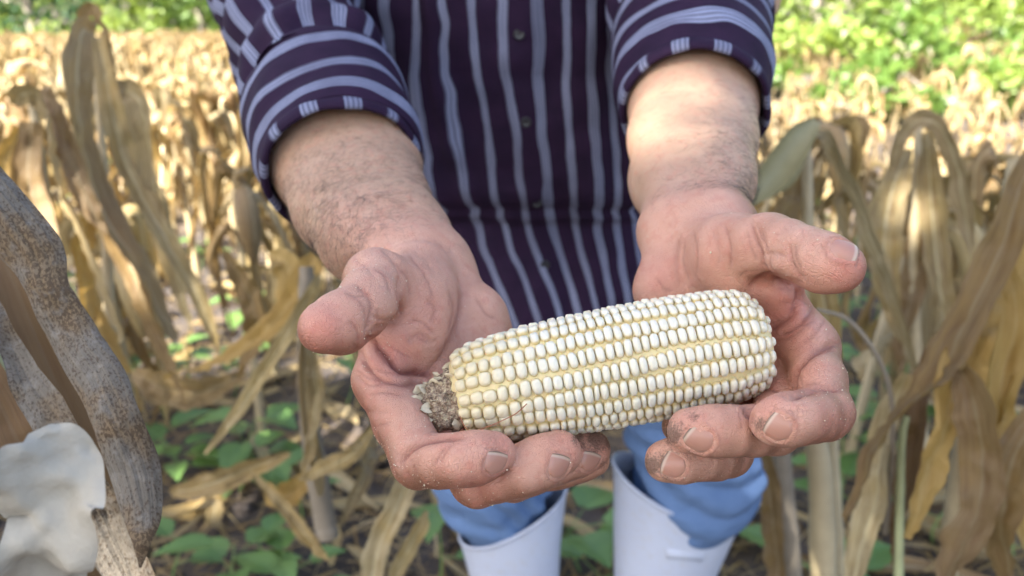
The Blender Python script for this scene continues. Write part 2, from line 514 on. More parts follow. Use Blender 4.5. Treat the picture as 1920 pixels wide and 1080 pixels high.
def mat_shirt():
    t = NT('striped_cotton')
    uvn = t.n('TexCoord').outputs['UV']
    sep = t.n('SeparateXYZ', Vector=uvn)
    x = sep.outputs[0]
    per = 0.0315
    ph = t.math('FRACT', t.math('DIVIDE', x, per))
    d = t.math('ABSOLUTE', t.math('SUBTRACT', ph, 0.5))                 # 0 at the stripe's middle
    wn1 = t.n('TexWhiteNoise', {'noise_dimensions': '1D'}, W=t.math('FLOOR', t.math('DIVIDE', x, per)))
    band = t.range(t.math('ADD', d, t.math('MULTIPLY', t.math('SUBTRACT', t.noise(t.coords('Object'), 45, 3, 0.7), 0.5), 0.05)), t.math('ADD', 0.155, t.math('MULTIPLY', wn1.outputs[0], 0.07)), t.math('ADD', 0.130, t.math('MULTIPLY', wn1.outputs[0], 0.07)))
    # fine dark lines inside the pale band
    fine = t.math('ABSOLUTE', t.math('SINE', t.math('MULTIPLY', d, 2 * math.pi * 4.2)))
    line = t.range(fine, 0.35, 0.75)
    fade = t.range(t.noise(t.coords('Object', (1, 1, 0.35)), 16, 3, 0.6), 0.30, 0.70, 0.62, 1.0)
    shade = t.math('MULTIPLY', t.math('MULTIPLY', band, fade), t.math('ADD', 0.40, t.math('MULTIPLY', line, 0.60)))
    mp = t.n('Mapping', Vector=uvn); mp.inputs['Scale'].default_value = (1800, 900, 1)
    weave = t.noise(mp, 1.0, 2, 0.6)
    wear = t.noise(t.coords('Object'), 40, 3, 0.6)
    dark = t.mix(wear, (0.008, 0.004, 0.015), (0.028, 0.010, 0.034))
    pale = t.mix(weave, (0.11, 0.125, 0.205), (0.35, 0.375, 0.50))
    c = t.mix(shade, dark, pale)
    b = t.bump(weave, 0.35, 0.0006)
    s = t.pbr(c, 0.85, b)
    s.inputs['Specular IOR Level'].default_value = 0.2
    return t.done(s)

def mat_jeans():
    t = NT('denim')
    co = t.coords('Object')
    n1 = t.noise(co, 14, 4, 0.6); n2 = t.noise(co, 700, 2, 0.6)
    c = t.mix(n1, (0.025, 0.062, 0.15), (0.10, 0.17, 0.31))
    c = t.mix(t.math('MULTIPLY', n2, 0.35), c, (0.25, 0.38, 0.62))
    return t.done(t.pbr(c, 0.85, t.bump(n2, 0.5, 0.001)))

def mat_boot():
    t = NT('white_rubber')
    co = t.coords('Object')
    n1 = t.noise(co, 10, 4, 0.6); n2 = t.noise(co, 90, 3, 0.65)
    zz = t.n('SeparateXYZ', Vector=t.n('TexCoord').outputs['Object']).outputs[2]
    c = t.mix(n1, (0.40, 0.43, 0.52), (0.50, 0.53, 0.61))
    dirt = t.math('MULTIPLY', t.range(n2, 0.5, 0.75), 0.3)
    low = t.math('MULTIPLY', t.range(t.math('ADD', zz, t.math('MULTIPLY', n1, 0.1)), 0.22, 0.05), 0.6)
    c = t.mix(t.math('ADD', dirt, low, clamp=True), c, (0.42, 0.36, 0.28))
    return t.done(t.pbr(c, 0.42, t.bump(n1, 0.2, 0.002)))

def mat_bark():
    t = NT('bark')
    co = t.coords('Object', (1, 1, 0.25))
    n1 = t.noise(co, 25, 4, 0.7)
    return t.done(t.pbr(t.mix(n1, (0.14, 0.11, 0.085), (0.36, 0.32, 0.26)), 0.9, t.bump(n1, 0.8, 0.01)))
# ------------------------------------------------------------------ ground
def ground_z(x, y):
    p = np.stack(np.broadcast_arrays(np.asarray(x, float), np.asarray(y, float), 0.0), -1)
    near = 0.020 * vnoise(p, 1.3, 1) + 0.010 * vnoise(p, 5, 2)
    far = np.clip((np.hypot(p[..., 0], p[..., 1]) - 45) / 150, 0, 1) ** 1.4 * 22
    slope = np.clip((p[..., 0] - 0.6) / 3.0, 0, 1) * np.clip(p[..., 1] - 5.0, 0, 16) * 0.065
    return near + far + slope
axx = np.unique(np.concatenate([np.linspace(-5, 5, 140), np.sign(np.linspace(-1, 1, 90)) * (5 + 250 * np.abs(np.linspace(-1, 1, 90)) ** 2.2)]))
ayy = np.unique(np.concatenate([np.linspace(-1, 8, 140), -1 - 150 * np.linspace(0, 1, 25) ** 2, 8 + 300 * np.linspace(0, 1, 70) ** 2.2]))
GX, GY = np.meshgrid(axx, ayy, indexing='ij')
GZ = ground_z(GX, GY) + 0.006 * vnoise(np.stack([GX, GY, GX * 0], -1), 17, 3)
M_SOIL = mat_ground()
tag(mesh_np('ground', np.stack([GX, GY, GZ], -1).reshape(-1, 3), grid_faces(len(axx), len(ayy)), M_SOIL), kind='structure')

# ------------------------------------------------------------------ trees
M_BARK = mat_bark()
M_TREE = [mat_green('tree_leaf_bright', (0.115, 0.175, 0.028), (0.22, 0.30, 0.07)), mat_green('tree_leaf_mid', (0.05, 0.11, 0.022), (0.13, 0.21, 0.04)), mat_green('tree_leaf_blue', (0.03, 0.085, 0.035), (0.07, 0.14, 0.06))]

def leaf_cloud(cl, n, size, r_, flat=0.5):
    """n rhombic leaves through the clumps cl = [(centre, radius)]"""
    cs = np.array([c for c, r in cl]); rs = np.array([r for c, r in cl])
    w = rs ** 2; k = r_.choice(len(cl), n, p=w / w.sum())
    d = norm(r_.normal(0, 1, (n, 3))); rad_ = rs[k] * r_.uniform(0.15, 1.0, n) ** 0.5
    c = cs[k] + d * rad_[:, None] * np.array([1, 1, 0.75])
    nrm = norm(r_.normal(0, 1, (n, 3)) + np.array([0, 0, 1.2]) * flat); a = norm(np.cross(nrm, r_.normal(0, 1, (n, 3)))); b = np.cross(nrm, a)
    s = size * r_.uniform(0.6, 1.3, n)[:, None]
    V = np.stack([c - a * s, c + b * s * 0.42 - nrm * s * 0.12, c + a * s, c - b * s * 0.42 - nrm * s * 0.12], 1).reshape(-1, 3)
    F = np.arange(4 * n).reshape(-1, 4)
    return V, F, np.repeat(r_.uniform(0, 1, n), 4), c

def tree(name, loc, h, cr, nleaf, lsize, mat, seed, label=None, cat='tree', group=None, trunk_r=0.06, base=0.35, holes=None):
    r_ = np.random.default_rng(seed)
    root = empty(name, loc, label=label, cat=cat, group=group)
    tr = MB()
    lean = r_.normal(0, 0.05, 2) * h
    pts = catmull([(0, 0, -0.15), (lean[0] * 0.2, lean[1] * 0.3, h * 0.3), (lean[0] * 0.7, lean[1] * 0.6, h * 0.6), (lean[0], lean[1], h * 0.88)], 14)
    V, F, uv = tube(pts, np.linspace(trunk_r * 1.25, trunk_r * 0.3, 14) * (1 + 0.06 * r_.normal(size=14)), 9)
    tr.add(V, F, uv)
    cl = []
    nb = 11
    for i in range(nb):
        t_ = base + (0.98 - base) * (i + 0.5) / nb; p0 = pts[int(t_ / 0.98 * 13)]
        aa = i * 2.4 + r_.uniform(-0.4, 0.4); ln = cr * r_.uniform(0.65, 1.05) * (1.15 - 0.6 * abs(t_ - 0.62) / 0.4)
        tip = p0 + np.array([math.cos(aa) * ln, math.sin(aa) * ln, h * r_.uniform(0.04, 0.14)])
        mid = (p0 + tip) / 2 + np.array([0, 0, -0.03 * h]) + r_.normal(0, 0.04 * ln, 3)
        V, F, uv = tube(catmull([p0, mid, tip], 7), np.linspace(trunk_r * 0.42, trunk_r * 0.08, 7), 5)
        tr.add(V, F, uv)
        for q in range(3):
            c = p0 + (tip - p0) * (0.45 + 0.3 * q) + r_.normal(0, 0.10 * cr, 3)
            cl.append((c, cr * r_.uniform(0.20, 0.36)))
    trunk = tr.build('trunk', M_BARK, root)
    V, F, tn, c = leaf_cloud(cl, nleaf, lsize, r_)
    if holes is not None:
        keep = holes(c + np.array(loc))
        V = V.reshape(-1, 4, 3)[keep].reshape(-1, 3); F = np.arange(len(V)).reshape(-1, 4); tn = tn.reshape(-1, 4)[keep].ravel()
    mesh_np('crown', V, F, mat, root, smooth=False, attrs={'tint': tn})
    return root
sun_np = np.array(sun_dir)
def sun_hole(c):
    """leaves that are missing from the crown along a few sun rays: the gaps that let the patches of sun through"""
    keep = np.ones(len(c), bool)
    for tgt, rad_ in SUN_GAPS:
        q = c - tgt; s = q @ sun_np
        dist = np.linalg.norm(q - s[:, None] * sun_np, axis=1)
        keep &= dist > rad_
    return keep
SUN_GAPS = [(P(1215, 240, 0.58), 0.10), (P(1290, 135, 0.62), 0.06), (P(560, 60, 0.70), 0.07), (np.array([-1.2, 3.2, 0.3]), 0.2), (np.array([-0.5, 2.3, 0.1]), 0.15), (np.array([0.95, 1.7, 0.4]), 0.10), (np.array([-0.45, 1.9, 0.05]), 0.12), (np.array([1.8, 3.0, 0.4]), 0.2)]
# the big tree behind the camera whose shade covers the man and the first rows
SHADE_AT = np.array([0.45, 0.75, 0.6])
ctr = SHADE_AT + sun_np * 9.0
shade_tree = tree('shade_tree', (ctr[0], ctr[1], 0), 10.2, 3.5, 12500, 0.21, M_TREE[1], 3, label='large leafy tree shading the near rows from behind the viewer', trunk_r=0.22, base=0.42, holes=sun_hole)

sp = [  # x, y, height, crown radius, leaves, size, material, seed, trunk radius
    (4.9, 10.5, 4.2, 1.7, 2600, 0.075, 0, 11, 0.05), (6.6, 9.6, 3.6, 1.5, 2400, 0.075, 0, 12, 0.06), (3.4, 13.0, 5.0, 2.0, 2600, 0.09, 0, 13, 0.07),
    (8.6, 12.0, 5.5, 2.2, 2800, 0.09, 1, 14, 0.08), (5.6, 15.5, 6.0, 2.6, 2800, 0.11, 0, 15, 0.09), (10.5, 16.0, 6.5, 2.8, 2800, 0.11, 1, 16, 0.10),
    (2.2, 19.0, 6.0, 2.8, 2600, 0.12, 0, 17, 0.10), (7.8, 20.0, 8.0, 3.2, 2600, 0.14, 1, 18, 0.12), (13.0, 21.0, 8.0, 3.4, 2600, 0.14, 0, 19, 0.12),
    (-5.5, 33.0, 8.0, 4.2, 2600, 0.20, 0, 20, 0.15), (-11.5, 31.0, 8.0, 4.0, 2600, 0.20, 1, 21, 0.15), (-17.0, 30.0, 9.0, 4.4, 2600, 0.20, 2, 22, 0.16),
    (-22.5, 34.0, 9.0, 4.6, 2600, 0.2, 1, 23, 0.16), (-0.5, 31.0, 8.5, 4.2, 2600, 0.2, 0, 24, 0.15), (17.0, 27.0, 9.0, 4.0, 2600, 0.18, 1, 25, 0.14)]
ORD = ['nearest', 'second nearest', 'third nearest', 'fourth nearest', 'fifth nearest', 'sixth nearest', 'seventh nearest', 'eighth nearest', 'ninth nearest', 'tenth nearest', 'eleventh nearest', 'twelfth nearest'] + [w + ' nearest' for w in ('thirteenth', 'fourteenth', 'fifteenth', 'sixteenth', 'seventeenth', 'eighteenth', 'nineteenth', 'twentieth', 'farther', 'farther', 'farther', 'farther', 'farther', 'farther')]
def tree_label(i):
    side = sp[i][0] > 1; same = sorted([q for q in sp if (q[0] > 1) == side], key=lambda q: (-q[0] if not side else q[0]))
    k = same.index(sp[i]); w = ['first', 'second', 'third', 'fourth', 'fifth', 'sixth', 'seventh', 'eighth', 'ninth', 'tenth'][k]
    if side: return w + ' leafy bright green tree counted rightwards from the sleeve, blurred, beyond the corn'
    return w + ' blurred green tree counted leftwards from the man at the far field edge'
for i, (x, y, h, cr, n, s_, m, seed, tr_) in enumerate(sp):
    right = x > 1
    tree('green_tree', (x, y, float(ground_z(x, y))), h, cr, n, s_, M_TREE[m], seed,
         label=tree_label(i),
         cat='tree', group=('trees on the right behind the corn' if right else 'trees at the left edge of the field'), trunk_r=tr_, base=0.12)
# low bushes under the right-hand trees
bi = 0
for (x, y, r_b) in [(2.0, 8.0, 0.4), (3.5, 7.6, 0.5), (5.0, 8.0, 0.45), (2.6, 9.6, 0.6), (4.2, 9.4, 0.7), (4.6, 8.8, 0.8), (6.0, 8.2, 0.6), (7.2, 10.2, 0.9), (4.0, 11.2, 0.7), (5.6, 12.4, 0.9), (8.6, 10.4, 0.9), (3.1, 14.5, 1.0), (-14, 28.5, 1.5), (-8.5, 29.5, 1.6), (-19.5, 28, 1.6)]:
    rr_ = np.random.default_rng(60 + bi)
    cl = [(np.array([rr_.normal(0, r_b * 0.7), rr_.normal(0, r_b * 0.5), r_b * rr_.uniform(0.25, 1.0)]), r_b * rr_.uniform(0.3, 0.5)) for _ in range(9)]
    V, F, tn, c = leaf_cloud(cl, 650, 0.06 + 0.03 * r_b, rr_)
    root = empty('green_bush', (x, y, float(ground_z(x, y))), label='low bright green bush at the foot of the trees behind the corn', cat='bush', group='bushes at the field edge')
    mesh_np('foliage', V, F, M_TREE[bi % 2], root, smooth=False, attrs={'tint': tn})
    st = MB()
    for c_, r__ in cl[:6]:
        Vs_, Fs_, uv_ = tube(catmull([(0, 0, -0.05), tuple(c_ * 0.5 + np.array([0, 0, 0.05])), tuple(c_)], 6), np.linspace(0.02, 0.006, 6), 5); st.add(Vs_, Fs_, uv_)
    st.build('stems', M_BARK, root)
    bi += 1
# the wood behind: one mass
rr_ = np.random.default_rng(77)
cl = []
for a_ in np.linspace(-62, 62, 150):
    rad_ = rr_.uniform(42, 60); x, y = math.sin(R(a_)) * rad_, math.cos(R(a_)) * rad_
    g = float(ground_z(x, y))
    for z in (1.2, 3.6, 6.5, 9.5):
        cl.append((np.array([x + rr_.normal(0, 1.5), y + rr_.normal(0, 1.5), g + z + rr_.normal(0, 0.6)]), rr_.uniform(1.8, 2.9)))
V, F, tn, c = leaf_cloud(cl, 60000, 0.34, rr_)
tag(mesh_np('far_wood', V, F, M_TREE[0], smooth=False, attrs={'tint': tn}), kind='stuff')
# ------------------------------------------------------------------ dry corn
M_DRY = mat_leaf_dry()
M_DRY_GREY = mat_leaf_dry('dry_leaf_grey', grey=0.45)
M_DRY_DARK = mat_leaf_dry('dry_leaf_brown', dark=0.45)
M_STALK = simple('dry_stalk', (0.36, 0.29, 0.17), 0.6, 0.3, 25, 0.4, 0.002)
M_OLIVE = simple('olive_husk', (0.26, 0.235, 0.12), 0.55, 0.25, 14, 0.3, 0.002)
M_STALK_GREY = simple('grey_stalk', (0.19, 0.155, 0.11), 0.7, 0.35, 25, 0.5, 0.002)
M_HUSK = mat_leaf_dry('husk_leaf', grey=0.15, trans=0.12)

def ribbon(C, W, ref, n=18, m=5, fold=0.3, curl=0.0, twist=0.0, ripple=0.06, seed=0, tw0=0.0, crumple=0.0, ribs=0.0):
    """a long leaf: C control points, W widths (m) at those points"""
    r_ = np.random.default_rng(seed)
    D_ = catmull(np.column_stack([np.asarray(C, float), np.asarray(W, float)]), n)
    c, w = D_[:, :3], np.clip(D_[:, 3], 0.0008, None)
    T, N, B = frames(c, ref)
    s = np.linspace(0, 1, n)
    ang = tw0 + twist * s + 0.25 * np.sin(s * 7 + r_.uniform(0, 6))
    N2 = N * np.cos(ang)[:, None] + B * np.sin(ang)[:, None]; B2 = np.cross(T, N2)
    x = np.linspace(-1, 1, m)
    jag = 1 + (0.0 if curl else 0.22) * np.where(x[None] > 0, vnoise(np.stack([s * 13, s * 0, s * 0], -1), 1, seed + 1)[:, None], vnoise(np.stack([s * 13, s * 0, s * 0], -1), 1, seed + 2)[:, None])
    if curl:
        a = x * curl; X = np.sin(a) / curl; Z = (1 - np.cos(a)) / curl
    else:
        X, Z = x, fold * np.abs(x)
    p1, p2 = r_.uniform(0, 6.28, 2); f1 = r_.uniform(14, 22)
    rip = ripple * (np.sin(f1 * s + p1)[:, None] * (x[None] > 0) + np.sin(f1 * 0.8 * s + p2)[:, None] * (x[None] < 0)) * np.abs(x[None]) ** 1.5
    V = c[:, None] + (w / 2)[:, None, None] * ((X[None] * jag)[..., None] * B2[:, None] + (Z[None] + rip)[..., None] * N2[:, None])
    if ribs:
        rr2 = ribs * (np.sin(x * 19 + 1.5 * np.sin(s[:, None] * 9)) * 0.6 + 1.4 * np.exp(-((x - 0.05) / 0.07) ** 2) - 0.5 * np.sin(x * 41 + seed))
        V = V + N2[:, None] * (rr2 * np.clip(w / w.max(), 0, 1)[:, None] ** 2)[..., None]
    if crumple:
        V = V + N2[:, None] * (vnoise(V, 60, seed) * crumple + vnoise(V, 150, seed + 1) * crumple * 0.4)[..., None]
    L = np.concatenate([[0], np.cumsum(np.linalg.norm(np.diff(c, axis=0), axis=1))])
    uv = np.stack(np.broadcast_arrays((x[None] + 1) / 2, L[:, None] / 0.25), -1).reshape(-1, 2)
    return V.reshape(-1, 3), grid_faces(n, m), uv

def leaf_shape(r_, base, az, L, w, lift, lod):
    """blade that leaves the stalk, arches and hangs"""
    d = np.array([math.cos(az), math.sin(az), 0]); up = np.array([0, 0, 1.0])
    out = r_.uniform(0.05, 0.19) * L
    side = np.array([-d[1], d[0], 0]) * r_.normal(0, 0.06) * L
    pts = [base, base + d * out * 0.45 + up * lift * 0.8, base + d * out + up * lift * 0.5 + side,
           base + d * out * 1.15 + side - up * (0.35 * L - lift) , base + d * out * r_.uniform(0.7, 1.3) + side * 1.6 - up * (0.62 * L - lift), base + d * out * r_.uniform(0.5, 1.5) + side * 2 - up * (0.86 * L - lift)]
    ws = np.array([0.7, 1.0, 1.0, 0.75, 0.42, 0.03]) * w * r_.uniform(0.75, 1.2, 6)
    pts = [pts[0]] + [p + r_.normal(0, 0.020, 3) for p in pts[1:]]
    z0 = 0.01
    pts = [np.array([p[0], p[1], max(p[2], z0 + 0.01 * i)]) for i, p in enumerate(pts)]
    n, m = {0: (24, 5), 1: (13, 4), 2: (7, 3)}[lod]
    return ribbon(pts, ws, (d[0], d[1], 0.3), n, m, fold=r_.uniform(0.3, 1.1), twist=r_.normal(0, 2.2), ripple=r_.uniform(0.15, 0.45), seed=int(r_.integers(1e6)), crumple=0.008 if lod < 2 else 0.0)

def stalk_points(r_, hb, bent):
    lean = r_.normal(0, 0.06, 2)
    a = [(0, 0, -0.03), (lean[0] * 0.3, lean[1] * 0.3, hb * 0.4), (lean[0] * 0.8, lean[1] * 0.8, hb * 0.8), (lean[0], lean[1], hb)]
    if bent:
        az = r_.uniform(0, 6.28); d = np.array([math.cos(az), math.sin(az)])
        q = np.array([lean[0], lean[1]])
        a += [(*(q + d * 0.035), hb + 0.012), (*(q + d * 0.09), hb - 0.05), (*(q + d * 0.17), hb - 0.26), (*(q + d * 0.22), hb - 0.42)]
    return np.array(a, float)

def corn_parts(seed, lod=0):
    """list of (name, V, F, uv, material)"""
    r_ = np.random.default_rng(seed); out = []
    hb = r_.uniform(0.52, 0.80); bent = r_.random() < 0.75
    sp_ = stalk_points(r_, hb, bent)
    n = {0: 22, 1: 12, 2: 7}[lod]
    pts = catmull(sp_, n)
    s = np.linspace(0, 1, n)
    V, F, uv = tube(pts, 0.0115 * (1 - 0.45 * s) * (1 + (0.14 * (np.sin(s * 40) > 0.9) if lod == 0 else 0)), {0: 8, 1: 6, 2: 3}[lod])
    out.append(('stalk', V, F, uv, M_STALK))
    nl = {0: r_.integers(12, 15), 1: 10, 2: 8}[lod]
    for i in range(nl):
        t = 0.22 + 0.75 * (i + 0.4) / nl; p = pts[int(t * (n - 1))]
        az = i * math.pi + r_.normal(0, 0.7)
        L = r_.uniform(0.40, 0.72) * (0.8 + 0.3 * t); lift = r_.uniform(0.01, 0.14) * (1.2 if t > 0.5 else 0.6)
        V, F, uv = leaf_shape(r_, p, az, L, r_.uniform(0.024, 0.052), lift, lod)
        out.append(('leaf', V, F, uv, M_DRY if r_.random() < 0.6 else (M_DRY_GREY if r_.random() < 0.4 else M_DRY_DARK)))
    # one ear in its dry husk, hanging
    p = pts[int(0.55 * (n - 1))]; az = r_.uniform(0, 6.28); d = np.array([math.cos(az), math.sin(az), 0])
    e0 = p + d * 0.015; e1 = p + d * 0.09 + np.array([0, 0, -0.02]); e2 = p + d * 0.13 + np.array([0, 0, -0.17])
    cc = catmull([e0, e1, (e1 + e2) / 2 + d * 0.01, e2], {0: 12, 1: 8, 2: 5}[lod]); ss = np.linspace(0, 1, len(cc))
    V, F, uv = tube(cc, 0.030 * np.sin(np.clip(ss * 0.86 + 0.12, 0, 1) * math.pi) ** 0.7 + 0.002, {0: 9, 1: 6, 2: 4}[lod])
    out.append(('husk', V, F, uv, M_HUSK))
    return out

def corn_plant(seed, loc, lod, **kw):
    root = empty('corn_plant', loc, **kw)
    for nm, V, F, uv, m in corn_parts(seed, lod):
        mesh_np(nm, V, F, m, root, uv=uv)
    return root

GRP_NEAR, GRP_FAR = 'dry corn plants in the nearer rows', 'dry corn plants out in the sunlit field'
LAB_NEAR = 'dry tan corn plant with broken-over stalk and hanging leaves, blurred, in the shaded near rows'
LAB_FAR = 'small pale dry corn plant blurred out in the bright sunlit field'
protos0 = [corn_plant(1000 + i, (0, 0, 0), 0) for i in range(7)]
protos1 = [corn_plant(1000 + i, (0, 0, 0), 1) for i in range(7)]
r_ = np.random.default_rng(21)
spots = []
row = 0.0
for y in np.arange(1.75, 34, 0.60):
    half = y * 0.70 + 0.9
    x = -half + r_.uniform(0, 0.3)
    while x < half:
        xx, yy = x + r_.normal(0, 0.05), y + r_.normal(0, 0.09)
        step = r_.uniform(0.24, 0.40) if y < 14 else r_.uniform(0.30, 0.5)
        x += step
        if abs(xx - 0.05) < 0.42 and yy < 1.9: continue                    # the man stands here
        if xx > 1.2 and yy > 7.0 + 0.1 * xx and (yy > 14 or r_.random() < 0.2): continue                       # trees on the right
        if yy > 27 + 0.1 * abs(xx): continue
        if 745 < float(proj(np.array([xx, yy, 0.4]))[0]) < 1125: continue        # wholly behind the man
        spots.append((yy, xx))
spots.sort()
CLEAR = [(-0.35, 1.9), (0.62, 1.75)]
n_ind = 0
cnt_reg = {}
REGIONS = [(60, 'at the left edge behind the spotted leaf'), (150, 'between the left edge and the tallest plant'), (300, 'behind the tallest plant on the left'), (420, 'between the tallest plant and the left sleeve'), (600, 'behind the hairy forearm on the left'), (1000, 'glimpsed between the left forearm and shirt'),
           (1300, 'hidden mostly by the right forearm'), (1450, 'just right of the right forearm'), (1600, 'behind the thumb on the right'), (1750, 'beside the hook-shaped top leaf'), (1880, 'behind the curling golden leaves'), (1e9, 'at the right edge of the frame')]
far = MB()
far_protos = [corn_parts(1500 + i, 2) for i in range(9)]
for (yy, xx) in spots:
    if yy < 2.4 and r_.random() < 0.40: continue
    z = float(ground_z(xx, yy)); rot = r_.uniform(0, 6.28); s = r_.uniform(0.9, 1.12) * (1.0 if xx < 0.7 or yy < 2.4 else (0.85 if yy < 3.2 else 0.66))
    if n_ind < 285:
        src = (protos0 if yy < 4.2 else protos1)[int(r_.integers(7))]
        o = copy_tree(src); o.location = (xx, yy, z); o.rotation_euler = (r_.normal(0, 0.04), r_.normal(0, 0.04), rot); o.scale = (s, s, s)
        near = yy < 3.6
        lab = LAB_FAR
        if near:
            uu = float(proj(np.array([xx, yy, 0.4]))[0])
            reg = next(t for m_, t in REGIONS if uu < m_); cnt_reg[reg] = cnt_reg.get(reg, 0) + 1
            lab = ORD[cnt_reg[reg] - 1] + ' blurred dry tan corn plant ' + reg
        tag(o, label=lab, cat='corn plant', group=GRP_NEAR if near else GRP_FAR)
        n_ind += 1
    else:
        cr, sr = math.cos(rot), math.sin(rot)
        tn = r_.uniform(0, 1)
        for nm, V, F, uv, m in far_protos[int(r_.integers(9))]:
            V2 = np.stack([V[:, 0] * cr - V[:, 1] * sr, V[:, 0] * sr + V[:, 1] * cr, V[:, 2]], -1) * s + np.array([xx, yy, z])
            far.add(V2, F, uv, tint=(tn + r_.uniform(0, 0.5)) % 1)
tag(far.build('far_corn', M_DRY), kind='stuff')
def remove_tree(o):
    for c in list(o.children): remove_tree(c)
    bpy.data.objects.remove(o)
for o in protos0 + protos1: remove_tree(o)
# ------------------------------------------------------------------ near plants, leaf by leaf
M_SPOT = mat_leaf_spotted()
M_DEEP = mat_leaf_dry('deep_brown_leaf', dark=0.12, trans=0.12)
M_PALE = simple('pale_papery_leaf', (0.38, 0.345, 0.28), 0.8, 0.4, 45, 1.0, 0.003)
M_GOLD = mat_leaf_dry('dry_leaf_golden', trans=0.4, gold=0.55)
M_GREENISH = simple('fading_green_leaf', (0.30, 0.32, 0.16), 0.6, 0.3, 20, 0.3, 0.001)
DOWN_AT = lambda u, v, z=0.0: (lambda d: P(u, v, d))(((CAM_H - z) / (math.sin(PITCH) + (v - 540) / FPX * math.cos(PITCH))))

def near_plant(name, label, leaves, stalks=(), cat='corn plant', seed=0, group=None, extra=()):
    """leaves: (points [(u,v,d,width px)], material, kwargs) ; stalks: (points [(u,v,d,width px)], material)"""
    allp = [P(*p[:3]) for l in list(leaves) + list(stalks) for p in l[0]]
    lo = np.array(allp); base = np.array([lo[:, 0].mean(), lo[:, 1].mean(), 0.0]); base[2] = float(ground_z(base[0], base[1]))
    root = empty(name, tuple(base), label=label, cat=cat, group=group)
    for i, (pts, m, kw) in enumerate(leaves):
        C = np.array([P(u, v, d) for u, v, d, w in pts]) - base
        W = [w * d / FPX for u, v, d, w in pts]
        k = dict(n=44, m=11, fold=0.45, ripple=0.16, seed=seed * 50 + i, crumple=0.007 if pts[0][2] > 0.8 else 0.0, ribs=0.0015 if pts[0][2] > 0.8 else 0.0); k.update(kw)
        if k.get('curl') and pts[0][2] > 0.8: k['crumple'] = 0.001
        ref = k.pop('ref', norm(CP - base - C.mean(0)))
        nm = k.pop('name', 'leaf')
        V, F, uv = ribbon(C, W, ref, **k)
        mesh_np(nm, V, F, m, root, uv=uv)
    for pts, m in stalks:
        C = catmull(np.array([[*(P(u, v, d) - base), w * d / FPX / 2] for u, v, d, w in pts]), 26)
        r__ = np.clip(C[:, 3], 0.001, None) * (1 + 0.10 * (np.sin(np.linspace(0, 1, 26) * 22) > 0.93))
        V, F, uv = tube(C[:, :3], r__, 12); mesh_np('stalk', V, F, m, root, uv=uv)
    return root

# left edge, close to the lens
near_plant('corn_plant', 'spotted grey-brown dry corn leaf blade leaning in close at the left edge', [
    ([(-200, 130, .43, 110), (-120, 230, .43, 120), (-45, 340, .43, 128), (22, 425, .43, 128), (58, 480, .43, 122), (82, 545, .43, 92), (128, 640, .43, 112), (168, 702, .425, 118), (197, 762, .42, 112), (224, 822, .42, 106), (250, 890, .42, 106), (264, 962, .415, 82), (264, 1015, .41, 44), (262, 1065, .41, 6)], M_SPOT, dict(n=130, m=45, curl=-1.0, ripple=0.05, twist=0.35, crumple=0.0026, ribs=0.0007)),
    ([(-40, 400, .60, 60), (20, 520, .60, 90), (70, 640, .60, 90), (130, 780, .60, 90), (200, 940, .60, 90)], M_DEEP, dict(n=40, m=9, fold=0.3, twist=0.2)),
    ([(-70, 480, .48, 30), (-26, 560, .47, 36), (8, 625, .46, 34), (48, 705, .45, 52), (100, 780, .44, 78), (148, 880, .44, 86), (205, 990, .46, 88), (250, 1090, .46, 80), (300, 1200, .46, 60)], M_SPOT, dict(n=110, m=31, fold=0.35, ripple=0.22, twist=0.5, crumple=0.003, ribs=0.0008)),
    ([(-60, 640, .55, 70), (10, 780, .55, 80), (70, 900, .55, 80), (160, 1030, .55, 90), (260, 1180, .55, 90)], M_DEEP, dict(n=50, m=9, fold=0.3, twist=-0.4, crumple=0.002)),
], [([(-80, 520, .58, 40), (0, 700, .57, 40), (120, 950, .57, 42), (200, 1150, .58, 42), (260, 1400, .62, 40)], M_GREENISH)], seed=1)
near_plant('corn_leaf', 'whitish crumpled papery leaf tip, very close and blurred, in the bottom left corner', [
    ([(80, 798, .26, 40), (92, 822, .26, 130), (88, 870, .26, 175), (86, 940, .262, 200), (92, 1010, .265, 170), (60, 1100, .28, 170), (20, 1220, .29, 150), (-60, 1400, .32, 120)], M_PALE, dict(n=80, m=31, fold=0.10, ripple=0.22, twist=0.25, crumple=0.0075, name='blade')),
], cat='corn leaf', seed=2)

